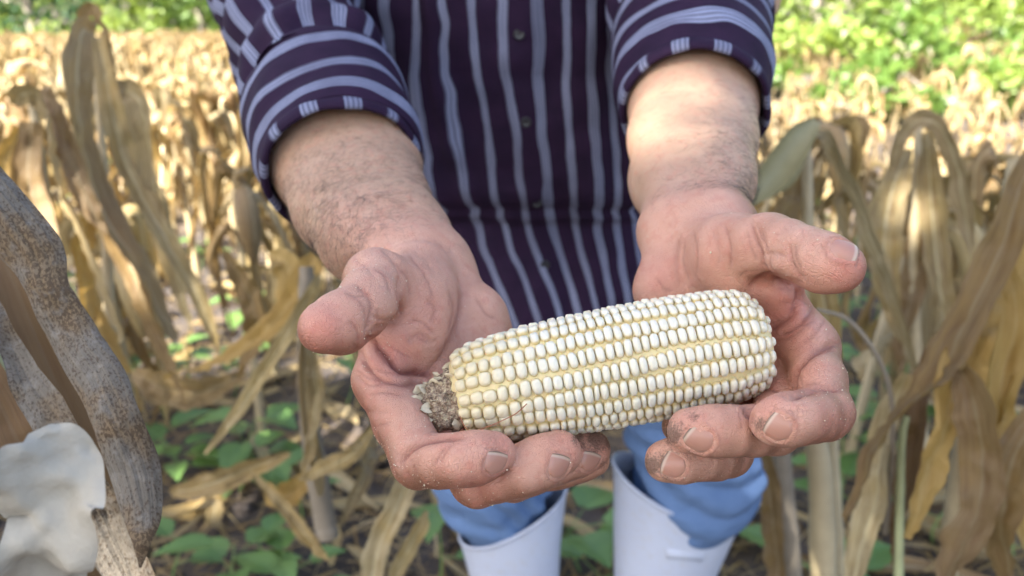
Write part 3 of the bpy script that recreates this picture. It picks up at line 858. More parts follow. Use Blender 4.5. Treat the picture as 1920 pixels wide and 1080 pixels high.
# tall plants on the left
near_plant('corn_plant', 'tallest dry corn plant left of the man, with its tip curled over at the top', [
    ([(178, 60, 1.55, 32), (152, 60, 1.52, 48), (143, 130, 1.5, 62.4), (150, 250, 1.5, 67.2), (190, 390, 1.5, 64), (262, 510, 1.5, 49.6), (330, 640, 1.52, 16)], M_DRY_GREY, dict(twist=0.3)),
    ([(148, 70, 1.56, 11.2), (158, 26, 1.56, 20.8), (182, 20, 1.56, 27.2), (204, 70, 1.56, 28.8), (222, 160, 1.56, 17.6), (226, 190, 1.56, 4.8)], M_DRY_DARK, dict(twist=0.6)),
    ([(186, 70, 1.52, 24), (205, 180, 1.5, 40), (232, 300, 1.5, 48), (300, 430, 1.48, 44.8), (370, 560, 1.48, 32), (410, 660, 1.5, 6.4)], M_DRY, dict(twist=-0.5)),
    ([(210, 165, 1.54, 24), (262, 190, 1.5, 52.8), (285, 300, 1.5, 57.6), (305, 430, 1.5, 48), (345, 560, 1.5, 24), (360, 620, 1.5, 4.8)], M_DRY_GREY, dict(twist=0.4)),
    ([(170, 300, 1.56, 32), (215, 420, 1.53, 48), (270, 560, 1.52, 48), (330, 700, 1.52, 24), (350, 760, 1.52, 4)], M_DRY_DARK, dict(twist=0.9)),
    ([(190, 360, 1.56, 24), (150, 470, 1.52, 44), (170, 590, 1.52, 48), (240, 700, 1.52, 20.8)], M_GOLD, dict(twist=-1.1)),
], [([(172, 60, 1.57, 11.2), (190, 250, 1.58, 14.4), (200, 430, 1.58, 19.2), (205, 600, 1.6, 22.4), (215, 760, 1.6, 24), (230, 900, 1.62, 25.6)], M_STALK)], seed=3)
near_plant('corn_plant', 'dry corn plant with a folded-over crown at the far left of the frame', [
    ([(28, 200, 1.42, 16), (40, 178, 1.4, 36.8), (72, 176, 1.4, 44.8), (100, 250, 1.4, 49.6), (130, 370, 1.4, 49.6), (180, 490, 1.4, 44.8), (232, 640, 1.4, 16)], M_DRY_GREY, dict(twist=0.4)),
    ([(70, 178, 1.45, 24), (98, 190, 1.44, 40), (130, 290, 1.42, 38.4), (170, 390, 1.42, 32), (200, 440, 1.42, 6.4)], M_DRY_DARK, dict(twist=-0.6)),
    ([(60, 230, 1.46, 40), (55, 340, 1.45, 52.8), (90, 470, 1.44, 51.2), (130, 600, 1.44, 40), (150, 720, 1.44, 8)], M_DRY_DARK, dict(twist=1.0)),
    ([(40, 240, 1.46, 32), (0, 330, 1.45, 48), (-20, 470, 1.44, 48), (20, 600, 1.44, 24)], M_GOLD, dict(twist=-0.6)),
], [([(60, 190, 1.47, 14.4), (90, 400, 1.48, 19.2), (110, 600, 1.5, 22.4), (130, 900, 1.52, 24)], M_STALK)], seed=4)
near_plant('corn_plant', 'dry corn plant with crossed arching leaves low behind the thumb on the left', [
    ([(610, 455, 1.40, 14), (585, 500, 1.38, 40), (545, 570, 1.37, 44), (470, 645, 1.36, 36), (380, 690, 1.36, 30), (300, 705, 1.38, 8)], M_GOLD, dict(twist=1.6)),
    ([(600, 520, 1.22, 19.2), (560, 590, 1.2, 27.2), (500, 690, 1.2, 27.2), (440, 780, 1.2, 22.4), (385, 850, 1.2, 6.4)], M_DRY, dict(twist=0.3)),
    ([(505, 475, 1.45, 16), (540, 500, 1.44, 49.6), (545, 570, 1.43, 48), (500, 640, 1.43, 16)], M_GOLD, dict(twist=0.5)),
    ([(420, 470, 1.5, 16), (470, 560, 1.5, 40), (480, 640, 1.5, 40), (440, 720, 1.5, 9.6)], M_DRY_DARK, dict(twist=1.0)),
    ([(700, 800, 1.22, 9.6), (660, 850, 1.2, 30.4), (610, 880, 1.2, 32), (560, 900, 1.2, 6.4)], M_DRY, dict(twist=0.4)),
    ([(572, 560, 1.30, 30), (573, 680, 1.30, 46), (580, 780, 1.30, 48), (592, 870, 1.30, 46), (600, 930, 1.30, 20)], M_DRY_GREY, dict(curl=1.9, ripple=0.06, name='leaf_sheath')),
    ([(578, 640, 1.29, 14), (592, 720, 1.28, 30), (586, 820, 1.28, 30), (570, 900, 1.28, 10)], M_DRY, dict(twist=0.8)),
], [([(575, 500, 1.32, 27.2), (575, 640, 1.32, 33.6), (582, 800, 1.32, 38.4), (606, 960, 1.34, 41.6), (615, 1010, 1.34, 41.6)], M_STALK_GREY)], seed=5)
near_plant('corn_leaf', 'pale yellow dry corn leaf hanging down beside the left boot', [
    ([(752, 800, 1.12, 16), (762, 880, 1.12, 40), (745, 950, 1.12, 46.4), (712, 1020, 1.12, 44.8), (695, 1100, 1.12, 40), (690, 1200, 1.12, 16)], M_DRY, dict(twist=0.3)),
    ([(800, 960, 1.14, 8), (788, 990, 1.14, 27.2), (760, 1040, 1.14, 28.8), (735, 1100, 1.14, 24), (725, 1180, 1.14, 6.4)], M_DRY, dict(twist=0.5)),
], cat='corn leaf', seed=6)
for i, (lab, pts, m, tw) in enumerate([
    ('pale straw-coloured fallen corn leaf lying low beside the spotted leaf', [(320, 925, 1.50, 14), (380, 912, 1.48, 42), (450, 885, 1.47, 44), (545, 850, 1.46, 10)], M_DRY, 0.5),
    ('fallen golden corn leaf pointing at the foot of the grey stalk', [(500, 905, 1.42, 8), (520, 935, 1.40, 40), (560, 915, 1.40, 46), (590, 890, 1.42, 10)], M_GOLD, 0.9),
    ('thin dry corn leaf crossing the soil below the grey stalk', [(470, 880, 1.40, 6), (530, 950, 1.36, 22), (590, 1020, 1.33, 24), (620, 1050, 1.32, 6)], M_DRY, 0.6),
    ('broad tan fallen corn leaf under the tall plant on the left', [(250, 700, 1.72, 20), (310, 725, 1.70, 60), (380, 735, 1.70, 56), (460, 700, 1.72, 10)], M_DRY_DARK, 0.6),
    ('pale dry corn leaf lying behind the left trouser leg', [(640, 985, 1.36, 8), (680, 900, 1.38, 30), (690, 850, 1.42, 30), (700, 800, 1.46, 8)], M_DRY_GREY, 0.8)]):
    near_plant('corn_leaf', lab, [(pts, m, dict(twist=tw, name='blade'))], cat='corn leaf', seed=40 + i)
# right side
near_plant('corn_plant', 'dry corn plant right of the forearm with one long arched leaf', [
    ([(1520, 244, 1.24, 12.8), (1556, 262, 1.2, 27.2), (1590, 330, 1.2, 28.8), (1628, 430, 1.2, 27.2), (1662, 520, 1.2, 24), (1700, 640, 1.2, 19.2), (1740, 760, 1.2, 4.8)], M_DRY_GREY, dict(twist=0.3, fold=0.5)),
    ([(1400, 230, 1.3, 8), (1432, 232, 1.28, 32), (1440, 290, 1.27, 32), (1420, 350, 1.27, 8)], M_DRY_DARK, dict(twist=0.8)),
    ([(1510, 420, 1.3, 32), (1540, 540, 1.28, 44.8), (1560, 680, 1.28, 48), (1570, 800, 1.28, 16)], M_DRY, dict(twist=0.8)),
    ([(1500, 330, 1.3, 24), (1465, 420, 1.28, 48), (1450, 520, 1.28, 48), (1470, 640, 1.28, 16)], M_DRY_DARK, dict(twist=-0.8)),
], [([(1508, 240, 1.27, 17.6), (1514, 330, 1.28, 19.2), (1512, 500, 1.29, 22.4), (1500, 700, 1.3, 28.8), (1535, 860, 1.3, 43.2), (1545, 1100, 1.32, 48)], M_STALK)], seed=7)
near_plant('corn_husk', 'smooth olive-tan corn husk pointing down to the left behind the right wrist', [
    ([(1532, 228, 1.21, 24), (1500, 262, 1.2, 74), (1462, 304, 1.2, 92), (1428, 345, 1.2, 84), (1402, 378, 1.2, 54), (1388, 402, 1.2, 10)], M_OLIVE, dict(curl=1.5, fold=0, ripple=0.02, ribs=0.0004, n=30, m=21, name='outer_husk')),
    ([(1528, 236, 1.235, 20), (1500, 275, 1.235, 70), (1465, 318, 1.235, 84), (1435, 352, 1.235, 60), (1410, 380, 1.235, 20)], M_OLIVE, dict(curl=-1.5, ripple=0.02, n=24, m=13, name='inner_husk')),
], cat='corn husk', seed=8)
near_plant('corn_plant', 'dry corn plant with an arched top leaf like a hook, right of the thumb', [
    ([(1672, 330, 1.55, 12.8), (1690, 262, 1.53, 27.2), (1722, 226, 1.52, 32), (1760, 236, 1.5, 33.6), (1792, 300, 1.5, 35.2), (1808, 390, 1.5, 32), (1822, 480, 1.5, 8)], M_DRY_GREY, dict(twist=0.3)),
    ([(1700, 280, 1.56, 20.8), (1672, 360, 1.54, 57.6), (1658, 460, 1.53, 62.4), (1672, 560, 1.53, 40), (1690, 640, 1.53, 6.4)], M_DRY, dict(twist=0.4)),
    ([(1738, 250, 1.56, 24), (1745, 360, 1.55, 44.8), (1755, 480, 1.54, 48), (1772, 600, 1.54, 32), (1780, 680, 1.54, 6.4)], M_DRY, dict(twist=-0.7)),
    ([(1712, 330, 1.57, 24), (1722, 470, 1.57, 40), (1700, 600, 1.57, 44.8), (1690, 720, 1.57, 16)], M_DRY_DARK, dict(twist=0.9)),
], [([(1722, 235, 1.56, 12.8), (1716, 400, 1.57, 17.6), (1714, 600, 1.58, 22.4), (1730, 900, 1.6, 27.2)], M_STALK)], seed=9)
near_plant('corn_plant', 'broad brown and golden curling dry corn leaves at the right edge', [
    ([(1960, 260, .98, 46.8), (1912, 350, .96, 54.6), (1880, 460, .95, 65.52), (1820, 590, .94, 70.2), (1762, 700, .93, 67.08), (1700, 770, .93, 54.6), (1640, 850, .93, 46.8), (1600, 960, .93, 23.4), (1590, 1010, .93, 4.68)], M_DRY_DARK, dict(twist=1.3, ripple=0.16, n=50)),
    ([(1860, 540, .97, 23.4), (1836, 620, .95, 70.2), (1800, 700, .93, 78), (1770, 800, .92, 65.52), (1730, 900, .92, 54.6), (1700, 1010, .92, 15.6)], M_GOLD, dict(twist=-0.8, ripple=0.14, n=50)),
    ([(1800, 690, .92, 31.2), (1828, 760, .90, 78), (1842, 850, .90, 74.88), (1836, 950, .90, 70.2), (1800, 1040, .90, 62.4), (1760, 1130, .9, 39)], M_DRY_DARK, dict(twist=0.9, fold=0.5, n=50)),
    ([(1950, 420, 1.05, 46.8), (1925, 560, 1.02, 78), (1880, 700, 1.0, 85.8), (1900, 850, 1.0, 78), (1940, 1000, 1.0, 46.8)], M_GOLD, dict(twist=1.8)),
    ([(1885, 480, 1.0, 23.4), (1905, 600, .98, 46.8), (1870, 760, .98, 54.6), (1890, 900, .98, 46.8), (1930, 1060, .98, 15.6)], M_GOLD, dict(twist=-1.2)),
    ([(1700, 700, 1.0, 23.4), (1660, 800, 1.0, 46.8), (1650, 900, 1.0, 54.6), (1620, 1010, 1.0, 46.8), (1590, 1130, 1.0, 23.4)], M_DRY, dict(twist=0.7)),
    ([(1760, 640, 1.05, 23.4), (1720, 740, 1.04, 46.8), (1705, 860, 1.04, 46.8), (1690, 980, 1.04, 39), (1690, 1120, 1.04, 23.4)], M_DEEP, dict(twist=1.0)),
    ([(1960, 760, 0.9, 39), (1900, 860, .9, 70.2), (1880, 980, .9, 70.2), (1900, 1120, .9, 46.8)], M_DRY_DARK, dict(twist=0.7)),
], [([(1900, 300, 1.06, 21.84), (1860, 600, 1.06, 26.52), (1800, 850, 1.06, 29.64), (1770, 1150, 1.1, 32.76)], M_STALK), ([(1700, 780, 1.0, 10.92), (1690, 850, 1.0, 14.04), (1684, 1120, 1.0, 17.16)], M_GREENISH)], seed=10)
near_plant('corn_stalk', 'thick pair of bare tan corn stalks standing just right of the right boot', [
    ([(1420, 800, 1.26, 16), (1440, 900, 1.25, 35.2), (1452, 1000, 1.25, 38.4), (1462, 1120, 1.25, 32)], M_DRY_DARK, dict(twist=0.3)),
], [([(1462, 780, 1.28, 35.2), (1468, 900, 1.28, 36.8), (1478, 1000, 1.28, 38.4), (1486, 1120, 1.3, 40)], M_STALK_GREY), ([(1560, 800, 1.34, 19.2), (1568, 950, 1.34, 20.8), (1575, 1100, 1.36, 22.4)], M_STALK)], cat='corn stalk', seed=11)
near_plant('dry_stem', 'thin dark curved dry stem arching behind the right-hand fingers', [], [([(1530, 580, .95, 6.24), (1590, 600, .95, 8.58), (1640, 660, .95, 8.58), (1668, 730, .96, 8.58), (1674, 830, .98, 9.36), (1660, 1000, 1.05, 10.92)], M_STALK_GREY)], cat='stem', seed=12)

# ------------------------------------------------------------------ green weeds
M_WEED = mat_green('weed_leaf', (0.050, 0.115, 0.030), (0.125, 0.215, 0.055), 0.45, 0.25, 30)
M_STEM = simple('weed_stem', (0.12, 0.20, 0.05), 0.5)
def weed_leaf(r_, base, az, el, L, w):
    d = np.array([math.cos(az) * math.cos(el), math.sin(az) * math.cos(el), math.sin(el)])
    n, m = 10, 7
    t = np.linspace(0, 1, n); prof = np.interp(t, [0, 0.06, 0.2, 0.42, 0.7, 0.9, 1], [0.25, 0.75, 1.0, 0.95, 0.6, 0.22, 0.02])
    s = norm(np.cross(d, [0, 0, 1])); u = np.cross(s, d)
    x = np.linspace(-1, 1, m)
    back = -0.10 * np.abs(x)[None] * np.exp(-t[:, None] * 12)              # heart-shaped base
    droop = -0.35 * t ** 2
    V = base + (t[:, None] + back)[..., None] * L * d + (x[None] * prof[:, None] * w / 2)[..., None] * s + ((np.abs(x)[None] * 0.16 * w * prof[:, None]) + droop[:, None] * L * 0.6 + 0.02 * w * np.sin(t * 25)[:, None] * np.abs(x)[None])[..., None] * u
    return V.reshape(-1, 3), grid_faces(n, m), np.stack(np.broadcast_arrays((x[None] + 1) / 2, t[:, None]), -1).reshape(-1, 2)
def weed(u, v, h, size, nl, seed, label, group=None):
    r_ = np.random.default_rng(seed)
    g = DOWN_AT(u, v, h); g[2] = float(ground_z(g[0], g[1]))
    root = empty('green_weed', tuple(g), label=label, cat='weed', group=group)
    sp_ = catmull([(0, 0, -0.01), (r_.normal(0, 0.02), r_.normal(0, 0.02), h * 0.5), (r_.normal(0, 0.03), r_.normal(0, 0.03), h)], 9)
    V, F, uv = tube(sp_, np.linspace(0.0028, 0.0012, 9), 6); mesh_np('stem', V, F, M_STEM, root, uv=uv)
    for i in range(nl):
        p = sp_[int((0.35 + 0.65 * (i + 1) / nl) * 8)]; az = i * 2.4 + r_.uniform(-0.4, 0.4)
        d = np.array([math.cos(az), math.sin(az), 0.35]) * size * 0.5
        V, F, uv = tube(np.array([p, p + d * 0.5, p + d]), 0.0010, 5); mesh_np('petiole', V, F, M_STEM, root, uv=uv)
        V, F, uv = weed_leaf(r_, p + d, az, r_.uniform(-0.1, 0.45), size * r_.uniform(0.8, 1.15), size * r_.uniform(0.62, 0.82))
        mesh_np('leaf', V, F, M_WEED, root, uv=uv)
    return root
WEEDS = [(440, 1012, .10, .075, 5, 'green weed with pale rounded leaves in the bottom left, nearest the spotted leaf'), (545, 1000, .10, .065, 4, 'green weed left of the hanging pale leaf at the bottom'),
    (320, 790, .13, .075, 5, 'green weed just right of the spotted leaf'), (345, 850, .08, .06, 4, 'small yellow-green weed below the weed beside the spotted leaf'), (480, 790, .15, .09, 6, 'green weed with toothed leaves left of the grey stalk'),
    (430, 860, .10, .07, 4, 'green weed between fallen leaves left of the grey stalk'), (255, 672, .16, .075, 4, 'green weed under the tall corn plant on the left'), (450, 550, .2, .07, 6, 'sunlit green weed in the gap left of the hairy forearm'),
    (540, 1075, .07, .075, 3, 'dark green leaf at the bottom edge left of centre'), (1095, 960, .14, .10, 6, 'broad-leaved green weed growing between the boots'), (1120, 1060, .07, .10, 4, 'dark green weed in front of the boots gap'),
    (815, 960, .2, .06, 3, 'green weed leaf peeping out left of the left trouser leg'), (310, 1015, .10, .06, 2, 'single green leaf at the foot of the spotted leaf'),
    (1600, 770, .2, .10, 7, 'green weed behind the right-hand fingers'), (1590, 900, .1, .07, 5, 'small green weed right of the bare stalks'), (1540, 1062, .06, .11, 3, 'broad green leaf at the bottom edge right of the bare stalks'),
    (1870, 720, .2, .07, 4, 'green weed glimpsed between the brown leaves on the right'), (1770, 930, .12, .07, 4, 'green weed low between the golden leaves on the right'), (1900, 1000, .08, .06, 3, 'green weed in the bottom right corner'),
    (1640, 690, .2, .08, 5, 'green weed behind the curved dry stem'), (640, 690, .15, .05, 3, 'small green weed behind the thumb on the left'), (560, 870, .15, .055, 4, 'dark green weed at the foot of the grey stalk')]
for i, (u, v, h, s_, nl, lab) in enumerate(WEEDS):
    weed(u, v, h, s_ * 1.2, nl, 300 + i, lab)
rw = np.random.default_rng(55)
for i in range(70):
    yy = rw.uniform(2.0, 7.0); xx = rw.uniform(-1, 1) * yy * 0.66
    u, v, d = proj(np.array([xx, yy, 0.1]))
    weed(float(u), float(v), rw.uniform(0.1, 0.25), rw.uniform(0.06, 0.10), 5, 400 + i, 'small green weed blurred between the rows of dry corn', 'weeds between the corn rows')

# ------------------------------------------------------------------ litter on the ground
def litter():
    r_ = np.random.default_rng(31)
    mb = MB(); mb2 = MB()
    for i in range(9000):
        y = 1.1 + r_.uniform(0, 1) ** 1.5 * 5.5; x = r_.uniform(-1, 1) * (0.72 * y + 0.3)
        L = r_.uniform(0.03, 0.16); w = r_.uniform(0.0015, 0.006); az = r_.uniform(0, 6.28)
        z = float(ground_z(x, y)) + 0.004 + abs(r_.normal(0, 0.008))
        d = np.array([math.cos(az), math.sin(az), r_.normal(0, 0.12)]); s = np.array([-math.sin(az), math.cos(az), r_.normal(0, 0.3)])
        c = np.array([x, y, z]); k = np.array([0, 0, L * 0.06])
        V = np.array([c - d * L / 2 - s * w / 2, c - d * L / 2 + s * w / 2, c + s * w / 2 + k, c - s * w / 2 + k, c + d * L / 2 - s * w * 0.3, c + d * L / 2 + s * w * 0.3])
        F = np.array([[0, 3, 2, 1], [3, 4, 5, 2]])
        (mb if r_.random() < 0.75 else mb2).add(V, F, np.array([[0, 0], [1, 0], [1, .5], [0, .5], [0, 1], [1, 1]]), tint=r_.uniform(0, 1))
    tag(mb.build('straw_litter', M_DRY), kind='stuff'); tag(mb2.build('dark_litter', M_DRY_DARK), kind='stuff')
    mb = MB()
    for i in range(260):
        y = 1.2 + r_.uniform(0, 1) ** 1.4 * 5.0; x = r_.uniform(-1, 1) * (0.70 * y + 0.3)
        az = r_.uniform(0, 6.28); L = r_.uniform(0.12, 0.42); d = np.array([math.cos(az), math.sin(az), 0])
        z = float(ground_z(x, y)) + 0.012
        pts = [np.array([x, y, z]) + d * L * t_ + np.array([-d[1], d[0], 0]) * r_.normal(0, 0.03) + np.array([0, 0, abs(r_.normal(0, 0.015)) + 0.002]) for t_ in (0, .33, .66, 1)]
        V, F, uv = ribbon(pts, np.array([0.5, 1, 0.9, 0.1]) * r_.uniform(0.02, 0.05), (0, 0, 1), 9, 4, fold=0.3, twist=r_.normal(0, 0.6), ripple=0.2, seed=i)
        V[:, 2] = np.maximum(V[:, 2], z - 0.008)
        mb.add(V, F, uv, tint=r_.uniform(0, 1))
    tag(mb.build('fallen_leaves', M_DRY), kind='stuff')
    mb = MB()
    for i in range(900):
        y = 1.1 + r_.uniform(0, 1) ** 1.5 * 3.5; x = r_.uniform(-1, 1) * (0.70 * y + 0.3); s = r_.uniform(0.004, 0.022)
        a = np.array([[0, 0, 1], [1, 0, 0], [0.3, 0.95, 0.1], [-0.8, 0.6, 0], [-0.8, -0.6, 0.1], [0.3, -0.95, 0], [0, 0, -1]]) * s * r_.uniform(0.6, 1.2, (7, 3))
        F = np.array([[0, i_, i_ % 5 + 1] for i_ in range(1, 6)] + [[6, i_ % 5 + 1, i_] for i_ in range(1, 6)])
        mb.add(a + np.array([x, y, float(ground_z(x, y)) + s * 0.3]), F)
    tag(mb.build('soil_clods', M_SOIL), kind='stuff')
litter()
# ------------------------------------------------------------------ the man's body: arms and hands
MMr = 0.001
def J(u, v, d, r): return (P(u, v, d), r * MMr)

LEFT = dict(
    fore=[[J(585, 130, 0.70, 40), J(619, 305, 0.610, 38), J(648, 385, 0.558, 31), J(690, 445, 0.512, 25), J(735, 495, 0.475, 20.5)],
          [J(640, 130, 0.70, 40), J(680, 305, 0.610, 38), J(706, 385, 0.558, 31), J(752, 445, 0.512, 25), J(806, 500, 0.480, 20)]],
    palm=[[J(765, 500, 0.470, 20), J(716, 712, 0.388, 13.5)],
          [J(780, 500, 0.470, 19), J(798, 752, 0.394, 13)],
          [J(800, 505, 0.475, 18), J(868, 748, 0.407, 12.5)],
          [J(822, 510, 0.480, 18), J(885, 610, 0.448, 17), J(938, 738, 0.417, 12)]],
    thenar=[[J(790, 515, 0.440, 18), J(762, 560, 0.412, 19), J(706, 527, 0.388, 14.5)],
            [J(800, 560, 0.425, 17), J(782, 620, 0.407, 15.5), J(735, 625, 0.398, 13)]],
    fingers=dict(
        thumb=[J(706, 527, 0.388, 14.5), J(690, 560, 0.366, 13.2), J(672, 585, 0.355, 12.6), J(640, 606, 0.345, 13.0), J(608, 614, 0.338, 11.2)],
        index=[J(716, 712, 0.388, 13.2), J(752, 790, 0.368, 12.4), J(788, 862, 0.352, 12.3), J(826, 865, 0.343, 11.0), J(858, 862, 0.338, 10.6), J(893, 858, 0.340, 10.9), J(925, 851, 0.344, 9.8)],
        middle=[J(798, 752, 0.394, 12.5), J(848, 830, 0.376, 12), J(895, 900, 0.363, 12.0), J(938, 892, 0.357, 11), J(975, 882, 0.353, 10.6), J(1012, 866, 0.356, 11.2), J(1047, 849, 0.361, 10.4)],
        ring=[J(868, 748, 0.407, 12), J(915, 825, 0.39, 11.5), J(960, 893, 0.378, 11.3), J(1000, 882, 0.380, 10.5), J(1038, 868, 0.381, 10), J(1076, 854, 0.384, 10.4), J(1107, 843, 0.388, 9.9)],
        pinky=[J(938, 738, 0.417, 11), J(985, 820, 0.407, 10), J(1015, 880, 0.410, 9.8), J(1040, 880, 0.408, 9.2), J(1062, 876, 0.407, 8.8), J(1090, 868, 0.407, 8.8), J(1112, 862, 0.410, 8.2)]),
)
RIGHT = dict(
    fore=[[J(1270, 40, 0.73, 42), J(1278, 190, 0.635, 37), J(1272, 260, 0.585, 30), J(1266, 335, 0.535, 23.5), J(1262, 425, 0.475, 18)],
          [J(1325, 40, 0.73, 42), J(1318, 190, 0.635, 37), J(1324, 260, 0.585, 30.5), J(1330, 335, 0.535, 24), J(1340, 425, 0.468, 19)]],
    palm=[[J(1350, 440, 0.462, 19), J(1516, 650, 0.392, 13.5)],
          [J(1325, 445, 0.462, 19), J(1474, 684, 0.406, 13)],
          [J(1300, 450, 0.465, 18), J(1415, 704, 0.418, 12.5)],
          [J(1268, 455, 0.468, 17), J(1252, 545, 0.448, 14.5), J(1350, 705, 0.430, 12)]],
    thenar=[[J(1330, 460, 0.440, 16), J(1375, 475, 0.412, 18), J(1440, 462, 0.383, 14.5)],
            [J(1330, 500, 0.435, 16), J(1400, 520, 0.412, 15), J(1460, 530, 0.398, 12)]],
    fingers=dict(
        thumb=[J(1440, 462, 0.383, 14.5), J(1476, 466, 0.366, 13.0), J(1508, 478, 0.354, 12.4), J(1542, 492, 0.344, 12.8), J(1570, 500, 0.337, 11.2)],
        index=[J(1516, 650, 0.392, 13.2), J(1535, 715, 0.370, 12.4), J(1544, 773, 0.351, 12.1), J(1520, 780, 0.340, 11), J(1497, 784, 0.334, 10.6), J(1473, 787, 0.332, 10.6), J(1450, 791, 0.333, 9.4)],
        middle=[J(1474, 684, 0.406, 12.5), J(1466, 750, 0.383, 12), J(1452, 803, 0.363, 11.6), J(1410, 807, 0.353, 10.9), J(1371, 808, 0.347, 10.4), J(1332, 808, 0.345, 10.7), J(1296, 808, 0.346, 9.9)],
        ring=[J(1415, 704, 0.418, 12), J(1395, 790, 0.398, 11), J(1366, 850, 0.379, 10.5), J(1340, 855, 0.370, 10.2), J(1314, 858, 0.364, 9.6), J(1278, 861, 0.361, 10.1), J(1247, 864, 0.361, 9.3)],
        pinky=[J(1350, 705, 0.430, 11), J(1350, 770, 0.418, 10), J(1330, 815, 0.406, 9.6), J(1310, 812, 0.400, 9), J(1297, 806, 0.396, 8.6), J(1282, 801, 0.394, 8.4), J(1272, 798, 0.393, 7.8)]),
)

def chain_sdf(p, ch, k, margin=0.022):
    a = np.array([c for c, r in ch]); rm = max(r for c, r in ch) + margin
    lo, hi = a.min(0) - rm, a.max(0) + rm
    m = ((p > lo) & (p < hi)).all(1)
    out = np.full(len(p), 0.05)
    q = p[m]
    if not len(q): return out
    d = None
    for (a, r1), (b, r2) in zip(ch[:-1], ch[1:]):
        c = cone(q, a, b, r1, r2)
        d = c if d is None else smin(d, c, k)
    out[m] = d
    return out

def hand_sdf(H):
    def f(p):
        fore = None
        for ch in H['fore']:
            c = chain_sdf(p, ch, 0.03); fore = c if fore is None else smin(fore, c, 0.012)
        palm = None
        for ch in H['palm']:
            c = chain_sdf(p, ch, 0.02); palm = c if palm is None else smin(palm, c, 0.010)
        palm = smin(palm, fore, 0.022)
        for ch in H['thenar']:
            palm = smin(palm, chain_sdf(p, ch, 0.012), 0.010)
        out = palm
        for nm, ch in H['fingers'].items():
            d = chain_sdf(p, ch, 0.004)
            out = np.minimum(out, smin(palm, d, 0.007 if nm != 'thumb' else 0.008))
        return out
    return f

def polydist(u, v, pts):
    """distance in photo pixels to a smooth line, and the position along it"""
    c = catmull(pts, max(12, 6 * len(pts)))
    best = np.full(len(u), 1e9); tt = np.zeros(len(u))
    for i in range(len(c) - 1):
        a, b = c[i], c[i + 1]; ab = b - a; L = ab @ ab + 1e-9
        t = np.clip(((u - a[0]) * ab[0] + (v - a[1]) * ab[1]) / L, 0, 1)
        d = np.hypot(u - a[0] - t * ab[0], v - a[1] - t * ab[1])
        m = d < best; best[m] = d[m]; tt[m] = (i + t[m]) / (len(c) - 1)
    return best, tt

# creases: (points in the photo, depth mm, half width px, redness with painted shade)
CREASE_L = [
    ([(858, 512), (866, 560), (858, 610), (838, 655), (812, 690), (800, 712)], 1.3, 6, 0.30),
    ([(664, 533), (685, 545), (697, 572), (695, 600), (686, 628)], 0.9, 5, 0.35),
    ([(692, 632), (700, 642), (722, 660), (752, 690), (790, 694), (815, 688)], 2.2, 7, 0.8),
    ([(700, 622), (735, 606), (752, 590), (748, 560), (750, 520)], 1.2, 6, 0.35),
    ([(672, 655), (690, 690), (720, 712), (760, 718), (800, 712)], 1.3, 6, 0.45),
    ([(664, 700), (690, 722), (720, 716)], 0.7, 4, 0.2),
    ([(715, 463), (735, 482), (752, 515), (752, 555)], 0.8, 5, 0.15),
    ([(770, 470), (800, 490), (820, 530)], 0.35, 5, 0.1),
    ([(748, 872), (760, 848), (790, 826), (835, 817), (870, 818)], 2.0, 7, 0.55),
    ([(824, 868), (832, 850), (842, 834), (852, 826)], 0.9, 5, 0.3),
    ([(676, 780), (700, 770), (730, 772)], 0.5, 5, 0.15),
    ([(800, 560), (815, 580), (805, 610)], 0.5, 6, 0.3),
    ([(760, 640), (785, 625), (810, 640)], 0.6, 6, 0.3),
    ([(700, 590), (720, 600), (740, 596)], 0.6, 4, 0.3),
    ([(660, 480), (690, 500), (700, 520)], 0.5, 6, 0.1),
]
CREASE_R = [
    ([(1276, 440), (1266, 475), (1268, 510), (1285, 540)], 0.9, 6, 0.25),
    ([(1408, 412), (1412, 440), (1422, 470), (1428, 495), (1442, 512)], 1.0, 5, 0.4),
    ([(1425, 425), (1432, 450), (1436, 480)], 0.35, 4, 0.3),
    ([(1480, 452), (1480, 480), (1492, 510), (1510, 528)], 0.9, 6, 0.3),
    ([(1430, 478), (1450, 473), (1475, 480)], 0.7, 4, 0.3),
    ([(1400, 545), (1420, 530), (1445, 520), (1470, 532), (1500, 534)], 2.0, 8, 0.6),
    ([(1498, 536), (1498, 560), (1480, 590), (1450, 610), (1440, 625)], 1.6, 7, 0.5),
    ([(1530, 560), (1515, 590), (1490, 612), (1450, 630)], 1.1, 6, 0.4),
    ([(1575, 645), (1545, 650), (1510, 672), (1488, 700), (1484, 742)], 1.9, 6, 0.55),
    ([(1484, 744), (1515, 730), (1545, 724), (1585, 730)], 2.0, 6, 0.5),
    ([(1392, 735), (1420, 728), (1450, 728), (1480, 742)], 1.0, 6, 0.3),
    ([(1340, 430), (1350, 470), (1345, 500)], 0.5, 6, 0.15),
    ([(1500, 790), (1495, 775), (1502, 762)], 0.5, 4, 0.15),
    ([(1395, 765), (1402, 780), (1412, 778)], 0.6, 4, 0.2),
]
